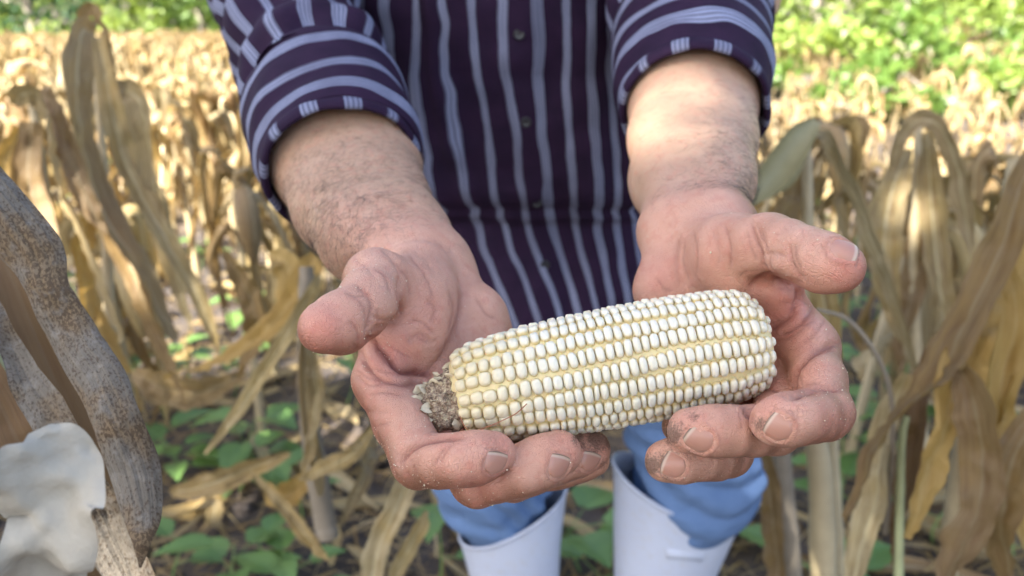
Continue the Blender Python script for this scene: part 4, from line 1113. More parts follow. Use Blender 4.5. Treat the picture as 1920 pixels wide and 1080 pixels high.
FINE_L = [
    [(672, 560), (684, 580), (686, 604)], [(705, 575), (712, 600), (706, 622)], [(668, 668), (700, 690), (742, 700)], [(664, 690), (690, 708), (730, 712)],
    [(700, 655), (735, 680), (775, 706)], [(660, 640), (680, 668), (700, 700)], [(765, 600), (790, 605), (815, 628)], [(770, 625), (800, 640), (822, 634)],
    [(735, 480), (765, 520), (770, 560)], [(760, 470), (800, 520), (815, 575)], [(700, 500), (722, 520), (730, 560)], [(840, 540), (850, 580), (842, 625)],
    [(745, 860), (760, 880), (770, 905)], [(756, 852), (772, 866), (782, 890)], [(815, 872), (822, 855), (832, 838)], [(690, 740), (720, 738), (760, 745)],
    [(672, 800), (700, 800), (735, 790)], [(890, 560), (910, 590), (930, 598)], [(720, 640), (745, 660), (770, 672)], [(648, 548), (668, 556), (690, 552)],
    [(880, 905), (895, 915), (905, 935)], [(935, 905), (948, 890), (960, 880)], [(760, 715), (790, 722), (820, 735)], [(655, 600), (670, 620), (672, 645)]]
FINE_R = [
    [(1418, 415), (1424, 440), (1432, 460)], [(1400, 430), (1406, 460), (1416, 490)], [(1490, 455), (1492, 480), (1502, 505)], [(1442, 478), (1446, 500), (1460, 515)],
    [(1455, 540), (1480, 545), (1500, 542)], [(1460, 560), (1485, 570), (1505, 566)], [(1500, 560), (1520, 570), (1538, 575)], [(1490, 600), (1510, 610), (1530, 600)],
    [(1450, 640), (1480, 632), (1510, 615)], [(1545, 600), (1530, 625), (1505, 645)], [(1490, 690), (1500, 712), (1498, 735)], [(1530, 660), (1550, 655), (1570, 658)],
    [(1500, 722), (1530, 716), (1560, 722)], [(1520, 740), (1545, 734), (1575, 740)], [(1300, 430), (1310, 470), (1305, 520)], [(1360, 420), (1372, 460), (1370, 505)],
    [(1285, 450), (1280, 490), (1292, 530)], [(1385, 520), (1400, 510), (1425, 512)], [(1540, 455), (1545, 470), (1552, 480)], [(1400, 770), (1408, 785), (1406, 805)],
    [(1385, 772), (1390, 790), (1388, 812)], [(1330, 850), (1335, 862), (1332, 878)], [(1480, 765), (1490, 780), (1488, 800)], [(1230, 520), (1245, 540), (1262, 545)]]
CREASE_L += [(p, 0.32, 3.4, 0.30) for p in FINE_L]
CREASE_R += [(p, 0.32, 3.4, 0.30) for p in FINE_R]
# swellings: (u, v, radius px, height mm)
SWELL_L = [(755, 640, 34, 2.5), (790, 650, 26, 1.2), (730, 560, 30, 1.4), (735, 740, 30, 1.0), (640, 612, 30, 0.8), (800, 590, 40, 0.8), (905, 572, 40, 1.5), (880, 862, 24, 0.5)]
SWELL_R = [(1455, 500, 18, 1.6), (1462, 560, 26, 1.6), (1520, 610, 30, 1.4), (1440, 660, 30, 1.2), (1545, 690, 26, 1.0), (1350, 470, 50, 1.2), (1540, 500, 30, 0.8), (1470, 790, 24, 0.6), (1310, 800, 24, 0.6)]
DIRT_L = [(1120, 825, 34, 1.0), (1148, 828, 20, 1.2), (1085, 822, 20, 0.9), (1096, 835, 14, 0.8), (1060, 815, 18, 0.4), (960, 835, 14, 0.4), (700, 622, 10, 0.5), (1130, 870, 20, 0.6)]
DIRT_R = [(1262, 812, 30, 1.0), (1250, 870, 40, 1.0), (1222, 872, 26, 1.1), (1300, 780, 22, 0.6), (1425, 795, 24, 0.8), (1300, 850, 40, 0.5), (1395, 800, 40, 0.3), (1450, 770, 30, 0.45), (1340, 890, 50, 0.5), (1510, 745, 25, 0.35), (1436, 432, 14, 0.3)]

def sculpt(V, N, creases, swells, dirts, H, side):
    u, v, d = proj(V)
    view = norm(CP - V)
    face = np.clip((N * view).sum(1) * 3.0 + 0.25, 0, 1)
    disp = np.zeros(len(V)); red_shade = np.zeros(len(V)); dirt = np.zeros(len(V))
    nearh = d < 0.52
    for pts, dep, w, rd in creases:
        pu = np.array(pts)
        m = nearh & (u > pu[:, 0].min() - 40) & (u < pu[:, 0].max() + 40) & (v > pu[:, 1].min() - 40) & (v < pu[:, 1].max() + 40)
        dd, tt = polydist(u[m], v[m], pts)
        wob = 1 + 0.25 * vnoise(V[m], 300, 3)
        fade = np.clip(np.minimum(tt, 1 - tt) * 5 + 0.25, 0, 1)
        g = np.exp(-(dd / (w * wob)) ** 2) * fade
        soft = np.exp(-(dd / (w * 2.6)) ** 2) * fade
        disp[m] -= (g * 1.10 * dep * MMr + soft * 0.50 * dep * MMr) * face[m]
        red_shade[m] = np.maximum(red_shade[m], (1.1 * np.exp(-(dd / (w * 0.7)) ** 2) * fade + 0.30 * soft) * rd * face[m])  # reddens each crease and paints its shade along the line
        dirt[m] = np.maximum(dirt[m], 0.45 * np.exp(-(dd / (w * 0.5)) ** 2) * fade * face[m] * min(1, rd * 1.6))  # crease lines darkened further through the dirt mask
    for (su, sv, r, h) in swells:
        g = np.exp(-(((u - su) ** 2 + (v - sv) ** 2) / r ** 2)) * nearh
        disp += g * h * MMr * face
    for (su, sv, r, a) in dirts:
        g = np.exp(-(((u - su) ** 2 + (v - sv) ** 2) / r ** 2)) * nearh
        dirt = np.maximum(dirt, g * a * face)
    # soft lumps of flesh, tendons
    disp += nearh * (vnoise(V, 70, 1) * 0.42 + vnoise(V, 160, 2) * 0.20 + vnoise(V, 420, 5) * 0.07) * MMr
    disp += (~nearh) * (vnoise(V, 30, 1) * 0.8 + vnoise(V, 90, 2) * 0.25) * MMr
    return V + N * disp[:, None], red_shade, dirt, u, v, d

BLUSH_L = [(605, 615, 48, 0.9), (730, 670, 60, 0.8), (790, 590, 50, 0.4), (935, 830, 40, 0.6), (850, 830, 50, 0.3), (1060, 835, 40, 0.5), (900, 900, 60, 0.5), (690, 760, 50, 0.35), (1120, 830, 40, 0.5)]
BLUSH_R = [(1590, 510, 45, 0.7), (1470, 590, 70, 0.9), (1450, 640, 50, 0.8), (1350, 480, 60, 0.25), (1500, 700, 50, 0.4), (1440, 745, 50, 0.5), (1240, 520, 40, 0.5), (1300, 800, 50, 0.3), (1560, 780, 40, 0.3)]
def build_hand(H, side):
    f = hand_sdf(H)
    pts = []
    for ch in H['fore'] + H['palm'] + H['thenar'] + list(H['fingers'].values()):
        for c, r in ch: pts += [c - r - 0.004, c + r + 0.004]
    pts = np.array(pts)
    V, F, N = surface_nets(f, pts.min(0), pts.max(0), 0.00098)
    V, red_shade, dirt, u, v, d = sculpt(V, N, CREASE_L if side < 0 else CREASE_R, SWELL_L if side < 0 else SWELL_R, DIRT_L if side < 0 else DIRT_R, H, side)
    # palm side of the skin: pads turned towards the cob (up and towards the body of the hand)
    pn = H['palm_n']
    palm = np.clip((N @ pn) * 1.5 + 0.28, 0, 1)  # brown of the backs, spread over the undersides as painted shade
    arm = np.clip((d - 0.455) / 0.05, 0, 1)
    bl = np.zeros(len(V))
    for (su, sv, r, a) in (BLUSH_L if side < 0 else BLUSH_R):
        bl = np.maximum(bl, a * np.exp(-(((u - su) ** 2 + (v - sv) ** 2) / r ** 2)))
    A = dict(palm=palm, red_shade=red_shade, dirt=dirt, arm=arm, blush=bl * (d < 0.47))
    H['nailframes'] = [nail_frame(q[0], q[1], V, N, (u, v, d)) for q in (NAILS_L if side < 0 else NAILS_R)]
    V = nail_grooves(H, side, V, N, A, (u, v, d))
    return V, F, N, A, (u, v, d)

def palm_normal(H):
    w = H['palm'][1][0][0]; i = H['palm'][0][-1][0]; l = H['palm'][3][-1][0]
    n = np.cross(i - w, l - w); n /= np.linalg.norm(n)
    view = CP - w
    return n if n @ view > 0 else -n
LEFT['palm_n'] = palm_normal(LEFT); RIGHT['palm_n'] = palm_normal(RIGHT)

# nails, from the photo: centre (u,v), a point past the free edge (u,v), width mm, length mm
NAILS_L = [((934, 872), (940, 846), 12.5, 10), ((1053, 876), (1066, 842), 13, 11), ((1113, 869), (1120, 842), 12, 10)]
NAILS_R = [((1457, 807), (1428, 788), 12.2, 11), ((1308, 826), (1276, 800), 12.6, 12.5), ((1262, 879), (1228, 862), 11.5, 11), ((1582, 463), (1612, 478), 12.5, 12)]

def nail_frame(cu, tipuv, Vh, Nh, uvd):
    u, v, d = uvd
    view = norm(CP - Vh)
    m = ((Nh * view).sum(1) > 0.05) & (d < 0.45)
    q_ = np.hypot(u - cu[0], v - cu[1])
    k = np.argmin(d + (q_ > 4.5) * 10.0 + (~m) * 1e3)
    c, d0 = Vh[k], d[k]
    near = np.linalg.norm(Vh - c, axis=1) < 0.0035
    n = norm(Nh[near].mean(0))
    t = P(tipuv[0], tipuv[1], d0) - c
    t = norm(t - n * (t @ n))
    return c, n, t, np.cross(t, n)

def nail_grooves(H, side, V, N, A, uvd):
    """skin sinks under each nail and swells into a fold round it"""
    for (cu, tip, w, l) in (NAILS_L if side < 0 else NAILS_R):
        c, n, t, s = nail_frame(cu, tip, V, N, uvd)
        q = V - c
        x, y, z = q @ s / (w * MMr / 2), q @ t / (l * MMr / 2), q @ n
        m = (np.abs(z) < 0.008) & ((N @ n) > -0.2)
        rr = (np.abs(x) ** 2.6 + np.abs(y) ** 2.6) ** (1 / 2.6)
        inside = np.clip((1.02 - rr) / 0.12, 0, 1) * m
        fold = np.exp(-((rr - 1.16) / 0.11) ** 2) * m * np.clip(1.2 - y, 0, 1)
        tipg = np.exp(-((y - 1.10) / 0.10) ** 2) * (np.abs(x) < 1.0) * m
        V += N * ((-0.00045 * inside + 0.00045 * fold - 0.0006 * tipg)[:, None])
        A['red_shade'] = np.maximum(A['red_shade'], 0.35 * fold)
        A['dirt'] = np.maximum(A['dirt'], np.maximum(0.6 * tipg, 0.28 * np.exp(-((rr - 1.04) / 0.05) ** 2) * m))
    return V

def make_nail(fr, wmm, lmm, f, mat):
    c, n, t, s = fr
    nu, nv = 15, 13
    U, W = np.meshgrid(np.linspace(-1, 1, nu), np.linspace(-1, 1, nv), indexing='ij')
    wid, ln = wmm * MMr / 2, lmm * MMr / 2
    # rounded outline: superellipse at the cuticle, gentle arc at the free edge
    side = U * wid * np.where(W < 0, (1 - np.abs(W) ** 3.4 * 0.72), 1 - 0.10 * W ** 4)
    al = W * ln * (1 - 0.16 * U ** 2)
    q = c + side[..., None] * s + al[..., None] * t
    q = q.reshape(-1, 3)
    e = 0.0006
    for _ in range(3):
        G = np.stack([(f(q + dv) - f(q - dv)) / (2 * e) for dv in np.eye(3) * e], -1)
        q = q - f(q)[:, None] * n / np.maximum(G @ n, 0.25)[:, None]
    q = q.reshape(nu, nv, 3)
    flat = c + side[..., None] * s + al[..., None] * t
    hgt = ((q - flat) @ n)
    lim = -0.55 * wid * (side / wid) ** 2 - 0.25 * ln * (al / ln) ** 2     # flatter than the skin
    hgt = np.where(hgt < lim, 0.55 * hgt + 0.45 * lim, hgt)
    off = 0.00022 + 0.00025 * np.clip(W, 0, 1) - 0.0007 * np.abs(U) ** 7 - 0.0008 * np.clip(-W, 0, 1) ** 6
    top = flat + (hgt + off)[..., None] * n
    bot = top - n * 0.0005
    V = np.concatenate([top.reshape(-1, 3), bot.reshape(-1, 3)])
    F1 = grid_faces(nu, nv); F2 = F1[:, ::-1] + nu * nv
    ring = [i * nv for i in range(nu)] + [(nu - 1) * nv + j for j in range(1, nv)] + [i * nv + nv - 1 for i in range(nu - 2, -1, -1)] + [j for j in range(nv - 2, 0, -1)]
    ring = np.array(ring); nx = np.roll(ring, -1)
    F3 = np.stack([ring, nx, nx + nu * nv, ring + nu * nv], -1)
    uv = np.stack([(U + 1) / 2, (W + 1) / 2], -1).reshape(-1, 2); uv = np.concatenate([uv, uv])
    return mesh_np('fingernail', V, np.concatenate([F1, F2, F3]), mat, uv=uv)
# ------------------------------------------------------------------ the ear of white corn
def build_cob():
    A, B = P(858, 742, 0.380), P(1434, 636, 0.386)
    AX = B - A; L = np.linalg.norm(AX); X = AX / L
    view = norm(CP - (A + B) / 2)
    Z = norm(view - X * (view @ X)); Y = np.cross(Z, X)
    root = empty('corn_cob', tuple(A + AX * 0.5), label='husked ear of white corn with a brown stub, held across both hands', cat='corn cob')
    root.rotation_mode = 'QUATERNION'
    M = Matrix((X, Y, Z)).transposed()
    root.rotation_quaternion = M.to_quaternion()
    def rad(t):     # radius of the kernel tops against position 0..1
        t = np.asarray(t, float)
        return np.interp(t, [-0.01, 0.0, 0.03, 0.08, 0.16, 0.3, 0.5, 0.7, 0.85, 0.93, 0.97, 1.0],
                         [0.0175, 0.0205, 0.0228, 0.0247, 0.0263, 0.0280, 0.0292, 0.0293, 0.0284, 0.0264, 0.0232, 0.0165])
    # core
    n, k = 60, 54
    t = np.linspace(-0.01, 1.0, n); rr = rad(t) - 0.0026; rr[-1] = 0.002
    xs = (t - 0.5) * L
    a = np.linspace(0, 2 * math.pi, k, endpoint=False)
    V = np.stack([np.repeat(xs, k), np.outer(rr, np.cos(a)).ravel(), np.outer(rr, np.sin(a)).ravel()], -1)
    core = mesh_np('core', V, grid_faces(n, k, wrap_v=True), M_COB, root)
    # kernel shapes: rounded boxes, wider around the cob than along it
    def kernel_mesh(seed, dent):
        r_ = np.random.default_rng(seed)
        nu, nv = 16, 9
        th = np.linspace(0, 2 * math.pi, nu, endpoint=False); ph = np.linspace(-0.35, math.pi / 2, nv)
        e1, e2 = 0.76, 0.66
        sp = lambda x, e: np.sign(x) * np.abs(x) ** e
        TH, PH = np.meshgrid(th, ph, indexing='ij')
        x = sp(np.cos(PH), e2) * sp(np.cos(TH), e1); y = sp(np.cos(PH), e2) * sp(np.sin(TH), e1); z = sp(np.sin(PH), e2)
        h = 0.0047
        zz = np.clip(z, -0.4, 1)
        taper = 0.90 + 0.10 * np.clip(zz, 0, 1)
        X_ = x * 0.5 * (1 + 0.05 * r_.normal()) * taper; Y_ = y * 0.5 * (1 + 0.04 * r_.normal()) * taper
        Z_ = zz * h * (1 - 0.10 * (y ** 2)) - dent * h * np.exp(-((x / 0.45) ** 2 + (y / 0.5) ** 2)) * (zz > 0.4)
        Z_ += 0.00018 * np.sin(3 * x + seed) * np.cos(2 * y - seed)
        V = np.stack([X_, Y_, Z_], -1).reshape(-1, 3)
        top = len(V)
        V = V[:]  # top ring collapses to a point at ph = pi/2
        F = grid_faces(nu, nv, wrap_u=True)
        o = mesh_np('kernel', V, F, M_KERNEL)
        return o
    protos = [kernel_mesh(i, [0, 0, 0.02, 0.05, 0.02, 0.09][i]) for i in range(6)]
    for p_ in protos: sc.collection.objects.unlink(p_)
    rows = 20
    items = []
    r_ = np.random.default_rng(5)
    for i in range(rows):
        ang = (i + 0.25) / rows * 2 * math.pi
        x = -0.002 + r_.uniform(0, 0.003); tw = r_.uniform(-0.02, 0.02)
        ph1, ph2 = r_.uniform(0, 6.28, 2)
        skipped = 0
        while x < L * 0.985:
            t = x / L
            pitch = (0.0058 if t < 0.10 else (0.0058 + (0.00425 - 0.0058) * min(1, (t - 0.10) / 0.28))) * r_.uniform(0.92, 1.08)
            if t > 0.9: pitch *= 1.05
            if r_.random() < 0.012: pitch *= 0.62
            a_ = ang + tw + 0.035 * math.sin(5 * t + ph1) + 0.016 * math.sin(13 * t + ph2) + r_.normal(0, 0.004)
            R_ = float(rad(t + pitch * 0.5 / L)) + r_.normal(0, 0.00022)
            wy = 2 * math.pi * R_ / rows * (1.0 if t > 0.12 else 0.97) * r_.uniform(0.97, 1.03)
            low = math.sin(a_) < 0.35 and t > 0.25
            items.append([x + pitch / 2, a_, R_, pitch * 1.09, wy, r_.choice([3, 5, 5]) if low else r_.integers(0, 5)])
            x += pitch
    # tip cap kernels
    for ring, (tt, cnt) in enumerate(((0.995, 11), (1.004, 6))):
        for q in range(cnt):
            a_ = q / cnt * 2 * math.pi + ring * 0.3
            items.append([tt * L, a_, float(np.interp(tt, [0.99, 1.004], [0.0155, 0.0095])), 0.0046, 0.0058, r_.integers(0, 6)])
    dR = lambda t: (rad(t + 0.01) - rad(t - 0.01)) / (0.02 * L)
    mats = []
    for (x, a_, R_, px, wy, kk) in items:
        t = x / L
        sl = float(np.clip(dR(np.clip(t, 0.0, 0.99)), -1.6, 0.9))
        if t > 0.99: sl = -2.2
        out = Vector((-sl, math.cos(a_), math.sin(a_))).normalized()
        tang = Vector((0, -math.sin(a_), math.cos(a_)))
        ax = tang.cross(out).normalized()
        base = Vector(((t - 0.5) * L, math.cos(a_) * R_, math.sin(a_) * R_)) - out * 0.0046
        jr = Matrix.Rotation(float(r_.normal(0, 0.05)), 3, 'Z')
        M3 = Matrix((ax, tang, out)).transposed() @ jr
        M4 = M3.to_4x4(); M4.translation = base
        S = Matrix.Diagonal((px, wy, float(r_.uniform(0.96, 1.05)), 1))
        full = M4 @ S
        # how much of it the camera sees
        wp = root.matrix_basis @ Vector(base)
        ow = root.rotation_quaternion @ out
        vis = ow.dot((Vector(CP) - wp).normalized())
        mats.append((vis, full, int(kk)))
    mats.sort(key=lambda q: -q[0])
    rest = MB()
    for n_, (vis, full, kk) in enumerate(mats):
        if n_ < 300:
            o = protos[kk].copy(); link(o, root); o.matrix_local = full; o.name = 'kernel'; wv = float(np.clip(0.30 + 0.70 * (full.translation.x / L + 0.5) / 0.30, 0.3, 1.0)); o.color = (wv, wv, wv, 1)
        else:
            me = protos[kk].data
            co = np.empty(len(me.vertices) * 3, dtype=np.float32); me.vertices.foreach_get('co', co)
            co = co.reshape(-1, 3)
            M_ = np.array(full)
            F = np.array([p.vertices[:] for p in me.polygons])
            rest.add(co @ M_[:3, :3].T + M_[:3, 3], F)
    o = rest.build('hidden_kernels', M_KERNEL_REST, root); tag(o, kind='stuff')
    for p_ in protos: bpy.data.objects.remove(p_)
    # stub: rough broken shank
    inv = np.array(root.matrix_basis.inverted())
    def loc(p): return (np.append(p, 1) @ inv.T)[:3]
    p0, p1, p2, p3 = [loc(P(*q)) for q in ((872, 752, 0.380), (836, 762, 0.376), (806, 768, 0.373), (783, 774, 0.372))]
    def f(p):
        d = smin(cone(p, p0, p1, 0.0168, 0.0142), cone(p, p1, p2, 0.0142, 0.0078), 0.003)
        d = smin(d, cone(p, p2, p3, 0.0062, 0.0030), 0.003)
        return d - vnoise(p, 260, 4) * 0.0019 - vnoise(p, 620, 6) * 0.0009
    pts = np.array([p0, p1, p2, p3]); 
    V, F, N = surface_nets(f, pts.min(0) - 0.021, pts.max(0) + 0.021, 0.0007)
    mesh_np('stub', V, F, M_STUB, root)
    # pale chaff flakes round the stub
    for q in range(46):
        r1 = np.random.default_rng(100 + q)
        if q < 14:
            aa = q / 14 * 2 * math.pi; c = p0 + np.array([-0.001, math.cos(aa) * 0.0150, math.sin(aa) * 0.0150])
            dirn = np.array([-1.0, math.cos(aa) * 0.4, math.sin(aa) * 0.4])
        else:
            s_ = r1.uniform(0, 1); ctr = p1 + (p3 - p1) * s_; aa = r1.uniform(0, 2 * math.pi); rr_ = 0.0125 - 0.0085 * s_
            c = ctr + np.array([0, math.cos(aa) * rr_, math.sin(aa) * rr_]); dirn = np.array([-0.6, math.cos(aa) * 0.7, math.sin(aa) * 0.7])
        dirn = norm(dirn + r1.normal(0, 0.25, 3)); sd_ = norm(np.cross(dirn, r1.normal(0, 1, 3))); nn = np.cross(dirn, sd_)
        m_, w_ = 6, 5
        U, W = np.meshgrid(np.linspace(0, 1, m_), np.linspace(-1, 1, w_), indexing='ij')
        ln_, wd_ = r1.uniform(0.004, 0.0085), r1.uniform(0.002, 0.0042)
        prof = np.sin(np.clip(U * 0.9 + 0.12, 0, 1) * math.pi) ** 0.6
        Vf = c + (U * ln_)[..., None] * dirn + (W * wd_ * prof)[..., None] * sd_ + ((0.4 * W ** 2 - U ** 2 * 0.5) * 0.002 + r1.normal(0, 0.00025, U.shape))[..., None] * nn
        mesh_np('chaff_flake', Vf.reshape(-1, 3), grid_faces(m_, w_), M_CHAFF, root)
    # a strand of silk and a damaged spot
    pts = catmull([P(862, 780, 0.352), P(873, 802, 0.348), P(888, 808, 0.346), P(915, 800, 0.3445), P(945, 787, 0.3440), P(968, 775, 0.3445), P(988, 757, 0.3455)], 40)
    pts = np.array([loc(p) for p in pts])
    Vt, Ft, _ = tube(pts, 0.00022, 6); mesh_np('silk_strand', Vt, Ft, M_SILK, root)
    return root
M_COB, M_STUB, M_KERNEL = mat_cob(), mat_stub(), mat_kernel()
M_SILK = simple('silk', (0.28, 0.085, 0.03), 0.5)
M_CHAFF = simple('chaff', (0.60, 0.50, 0.34), 0.6, 0.35, 400, 0.4, 0.0005)
def mat_kernel_rest():
    t = NT('white_kernel_turned_away')
    n1 = t.noise(t.coords('Object'), 260, 2)
    return t.done(t.pbr(t.mix(n1, (0.68, 0.58, 0.38), (0.80, 0.745, 0.60)), 0.32, Subsurface_Weight=0.3, Subsurface_Scale=0.003))
M_KERNEL_REST = mat_kernel_rest()
cob = build_cob()
# ------------------------------------------------------------------ the man
person = empty('person', (0.03, 1.02, 0.0), label='man in purple striped shirt, blue jeans and white boots holding out a corn cob', cat='person')
def pchild(o):
    o.parent = person; o.matrix_parent_inverse = person.matrix_basis.inverted(); return o
M_SKIN, M_NAIL = mat_skin(), mat_nail()
hands = {}
for nm, H, sd_ in (('L', LEFT, -1), ('R', RIGHT, 1)):
    hands[nm] = build_hand(H, sd_)
Vs, Fs, At, off = [], [], {}, 0
for nm in ('L', 'R'):
    V, F, N, A, uvd = hands[nm]
    Vs.append(V); Fs.append(F + off); off += len(V)
    for k, a in A.items(): At.setdefault(k, []).append(a)
def trunk_sdf(p):
    A = lambda *q: np.array(q, float)
    d = smin(cone(p, A(0.02, 0.985, 0.86), A(0.0, 0.965, 1.10), 0.078, 0.085), cone(p, A(0, 0.95, 1.12), A(0, 0.885, 1.34), 0.085, 0.055), 0.05)
    for s_ in (-1, 1):
        sh = A(s_ * 0.145, 0.90, 1.345)
        el = A(-0.235, 0.86, 1.06) if s_ < 0 else A(0.215, 0.84, 1.08)
        w = (LEFT if s_ < 0 else RIGHT)['fore'][0][0][0] * 0.5 + (LEFT if s_ < 0 else RIGHT)['fore'][1][0][0] * 0.5
        d = smin(d, cone(p, A(0, 0.90, 1.33), sh, 0.055, 0.055), 0.05)
        d = smin(d, cone(p, sh, el, 0.055, 0.045), 0.03)
        d = smin(d, cone(p, el, w, 0.043, 0.042), 0.02)
    d = smin(d, cone(p, A(0, 0.88, 1.34), A(0, 0.845, 1.47), 0.058, 0.054), 0.03)
    # head, turned down a little: cranium, jaw, nose, brow, ears, lips
    d = smin(d, cone(p, A(0, 0.855, 1.595), A(0, 0.825, 1.575), 0.088, 0.078), 0.03)
    d = smin(d, cone(p, A(0, 0.805, 1.545), A(0, 0.775, 1.480), 0.062, 0.034), 0.04)
    d = smin(d, cone(p, A(-0.032, 0.750, 1.562), A(0.032, 0.750, 1.562), 0.013, 0.013), 0.02)
    d = smin(d, cone(p, A(0, 0.745, 1.552), A(0, 0.722, 1.516), 0.008, 0.013), 0.012)
    d = smin(d, cone(p, A(-0.014, 0.738, 1.491), A(0.014, 0.738, 1.491), 0.007, 0.007), 0.008)
    for s_ in (-1, 1):
        d = smin(d, cone(p, A(s_ * 0.083, 0.835, 1.565), A(s_ * 0.078, 0.825, 1.520), 0.013, 0.008), 0.008)
        d = np.maximum(d, -(np.linalg.norm(p - A(s_ * 0.031, 0.735, 1.543), axis=1) - 0.014))
    return d
V_, F_, N_ = surface_nets(trunk_sdf, (-0.33, 0.62, 0.72), (0.33, 1.12, 1.72), 0.0045)
Vs.append(V_); Fs.append(F_ + off); off += len(V_)
for k_, val_ in (('palm', 0.0), ('red_shade', 0.0), ('dirt', 0.0), ('arm', 1.0), ('blush', 0.0)): At[k_].append(np.full(len(V_), val_))
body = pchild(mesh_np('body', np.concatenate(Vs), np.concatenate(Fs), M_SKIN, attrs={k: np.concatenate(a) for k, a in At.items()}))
for H, NL in ((LEFT, NAILS_L), (RIGHT, NAILS_R)):
    f_ = hand_sdf(H)
    for fr, (cu, tip, w_, l_) in zip(H['nailframes'], NL):
        pchild(make_nail(fr, w_, l_, f_, M_NAIL))

M_EYE = simple('eye', (0.6, 0.58, 0.54), 0.2); M_IRIS = simple('iris', (0.04, 0.02, 0.01), 0.2)
for s_ in (-1, 1):
    c = np.array([s_ * 0.031, 0.760, 1.543]); 
    V_, F_, u_ = tube(c + np.array([0, 0, 1.0]) * np.cos(np.linspace(math.pi, 0, 14))[:, None] * 0.0125, 0.0125 * np.sin(np.linspace(0, math.pi, 14)) + 1e-5, 18, ref=(1, 0, 0))
    e_ = pchild(mesh_np('eye', V_, F_, M_EYE))
    V_, F_, u_ = tube([c + np.array([0, -0.0122, 0]), c + np.array([0, -0.0130, 0])], [0.0055, 0.0001], 16); ir = mesh_np('iris', V_, F_, M_IRIS); ir.parent = e_; ir.matrix_parent_inverse = e_.matrix_basis.inverted()
def hair_sdf(p):
    A = lambda *q: np.array(q, float)
    d = cone(p, A(0, 0.868, 1.605), A(0, 0.832, 1.592), 0.094, 0.082) - 0.004 * vnoise(p, 90, 3)
    cut = (p[:, 2] - 1.565) + (0.80 - p[:, 1]) * 0.55
    return np.maximum(d, -np.where(p[:, 1] > 0.86, (p[:, 2] - 1.50), np.minimum(cut, 10)))
V_, F_, N_ = surface_nets(hair_sdf, (-0.12, 0.72, 1.46), (0.12, 0.99, 1.73), 0.004)
pchild(mesh_np('hair', V_, F_, simple('black_hair', (0.02, 0.015, 0.012), 0.5)))
# ------------------------------------------------------------------ clothes
M_SHIRT, M_JEANS, M_BOOT = mat_shirt(), mat_jeans(), mat_boot()
M_BUTTON = simple('dark_button', (0.012, 0.012, 0.016), 0.35)
def sleeve_tube(ctrl, n, k, fold, seed, taper_in=None):
    """ctrl: rows x,y,z,radius. returns V,F and (around m, along m)"""
    C = catmull(ctrl, n); T, N, B = frames(C[:, :3], (1, 0, 0))
    a = np.linspace(0, 2 * math.pi, k, endpoint=False)
    r = C[:, 3][:, None] * np.ones((1, k))
    L = np.concatenate([[0], np.cumsum(np.linalg.norm(np.diff(C[:, :3], axis=0), axis=1))])
    base = C[:, None, :3] + r[..., None] * (np.cos(a)[None, :, None] * N[:, None] + np.sin(a)[None, :, None] * B[:, None])
    nn = norm(base - C[:, None, :3])
    w = vnoise(base * np.array([1, 1, 1]), 22, seed) * 0.008 + vnoise(base, 55, seed + 2) * 0.003 + 0.004 * np.sin(L[:, None] * 95 + 2.2 * np.sin(a[None] + 1) + 3 * vnoise(base, 9, seed + 4))
    V = base + nn * (w * fold)[..., None]
    return V, C, T, a, L
def add_tube_cloth(name, ctrl, n, k, fold, seed, mode, parent=None, thickness=0.0, both_ends=False):
    V, C, T, a, L = sleeve_tube(ctrl, n, k, fold, seed)
    rm = C[:, 3].mean()
    # close the seam with a duplicated column so stripes do not smear
    V = np.concatenate([V, V[:, :1]], 1); aa = np.append(a, 2 * math.pi)
    distort = 0.005 * vnoise(V, 16, seed + 7) + 0.0025 * vnoise(V, 45, seed + 8)
    if mode == 'along': uv = np.stack(np.broadcast_arrays(aa[None] * rm * 1.12, L[:, None]), -1).astype(float)
    else: uv = np.stack(np.broadcast_arrays(L[:, None], aa[None] * rm), -1).astype(float)
    uv = uv.copy(); uv[..., 0] += distort
    o = mesh_np(name, V.reshape(-1, 3), grid_faces(n, k + 1), M_SHIRT, uv=uv.reshape(-1, 2))
    if thickness:
        md = o.modifiers.new('thick', 'SOLIDIFY'); md.thickness = thickness; md.offset = -1
    return pchild(o) if parent is None else o
def row(u, v, d, r): return (*P(u, v, d), r)
SL = [(-0.15, 0.90, 1.35, 0.075), (-0.225, 0.90, 1.27, 0.072), row(515, -60, .80, .066), row(548, 45, .745, .064), row(578, 125, .70, .064), row(598, 180, .674, .0635), row(606, 205, .66, .063)]
CL = [row(606, 200, .664, .0665), row(611, 212, .656, .0675), row(620, 238, .640, .0655), row(633, 272, .622, .0625), row(643, 315, .598, .0575)]
SR = [(0.14, 0.90, 1.35, 0.075), (0.205, 0.90, 1.27, 0.072), row(1268, -130, .80, .066), row(1275, -60, .765, .064), row(1284, 10, .725, .064), row(1290, 70, .698, .0635)]
CR = [row(1287, 62, .702, .0665), row(1290, 75, .695, .067), row(1297, 115, .675, .0645), row(1300, 160, .648, .0605), row(1301, 200, .626, .0560)]
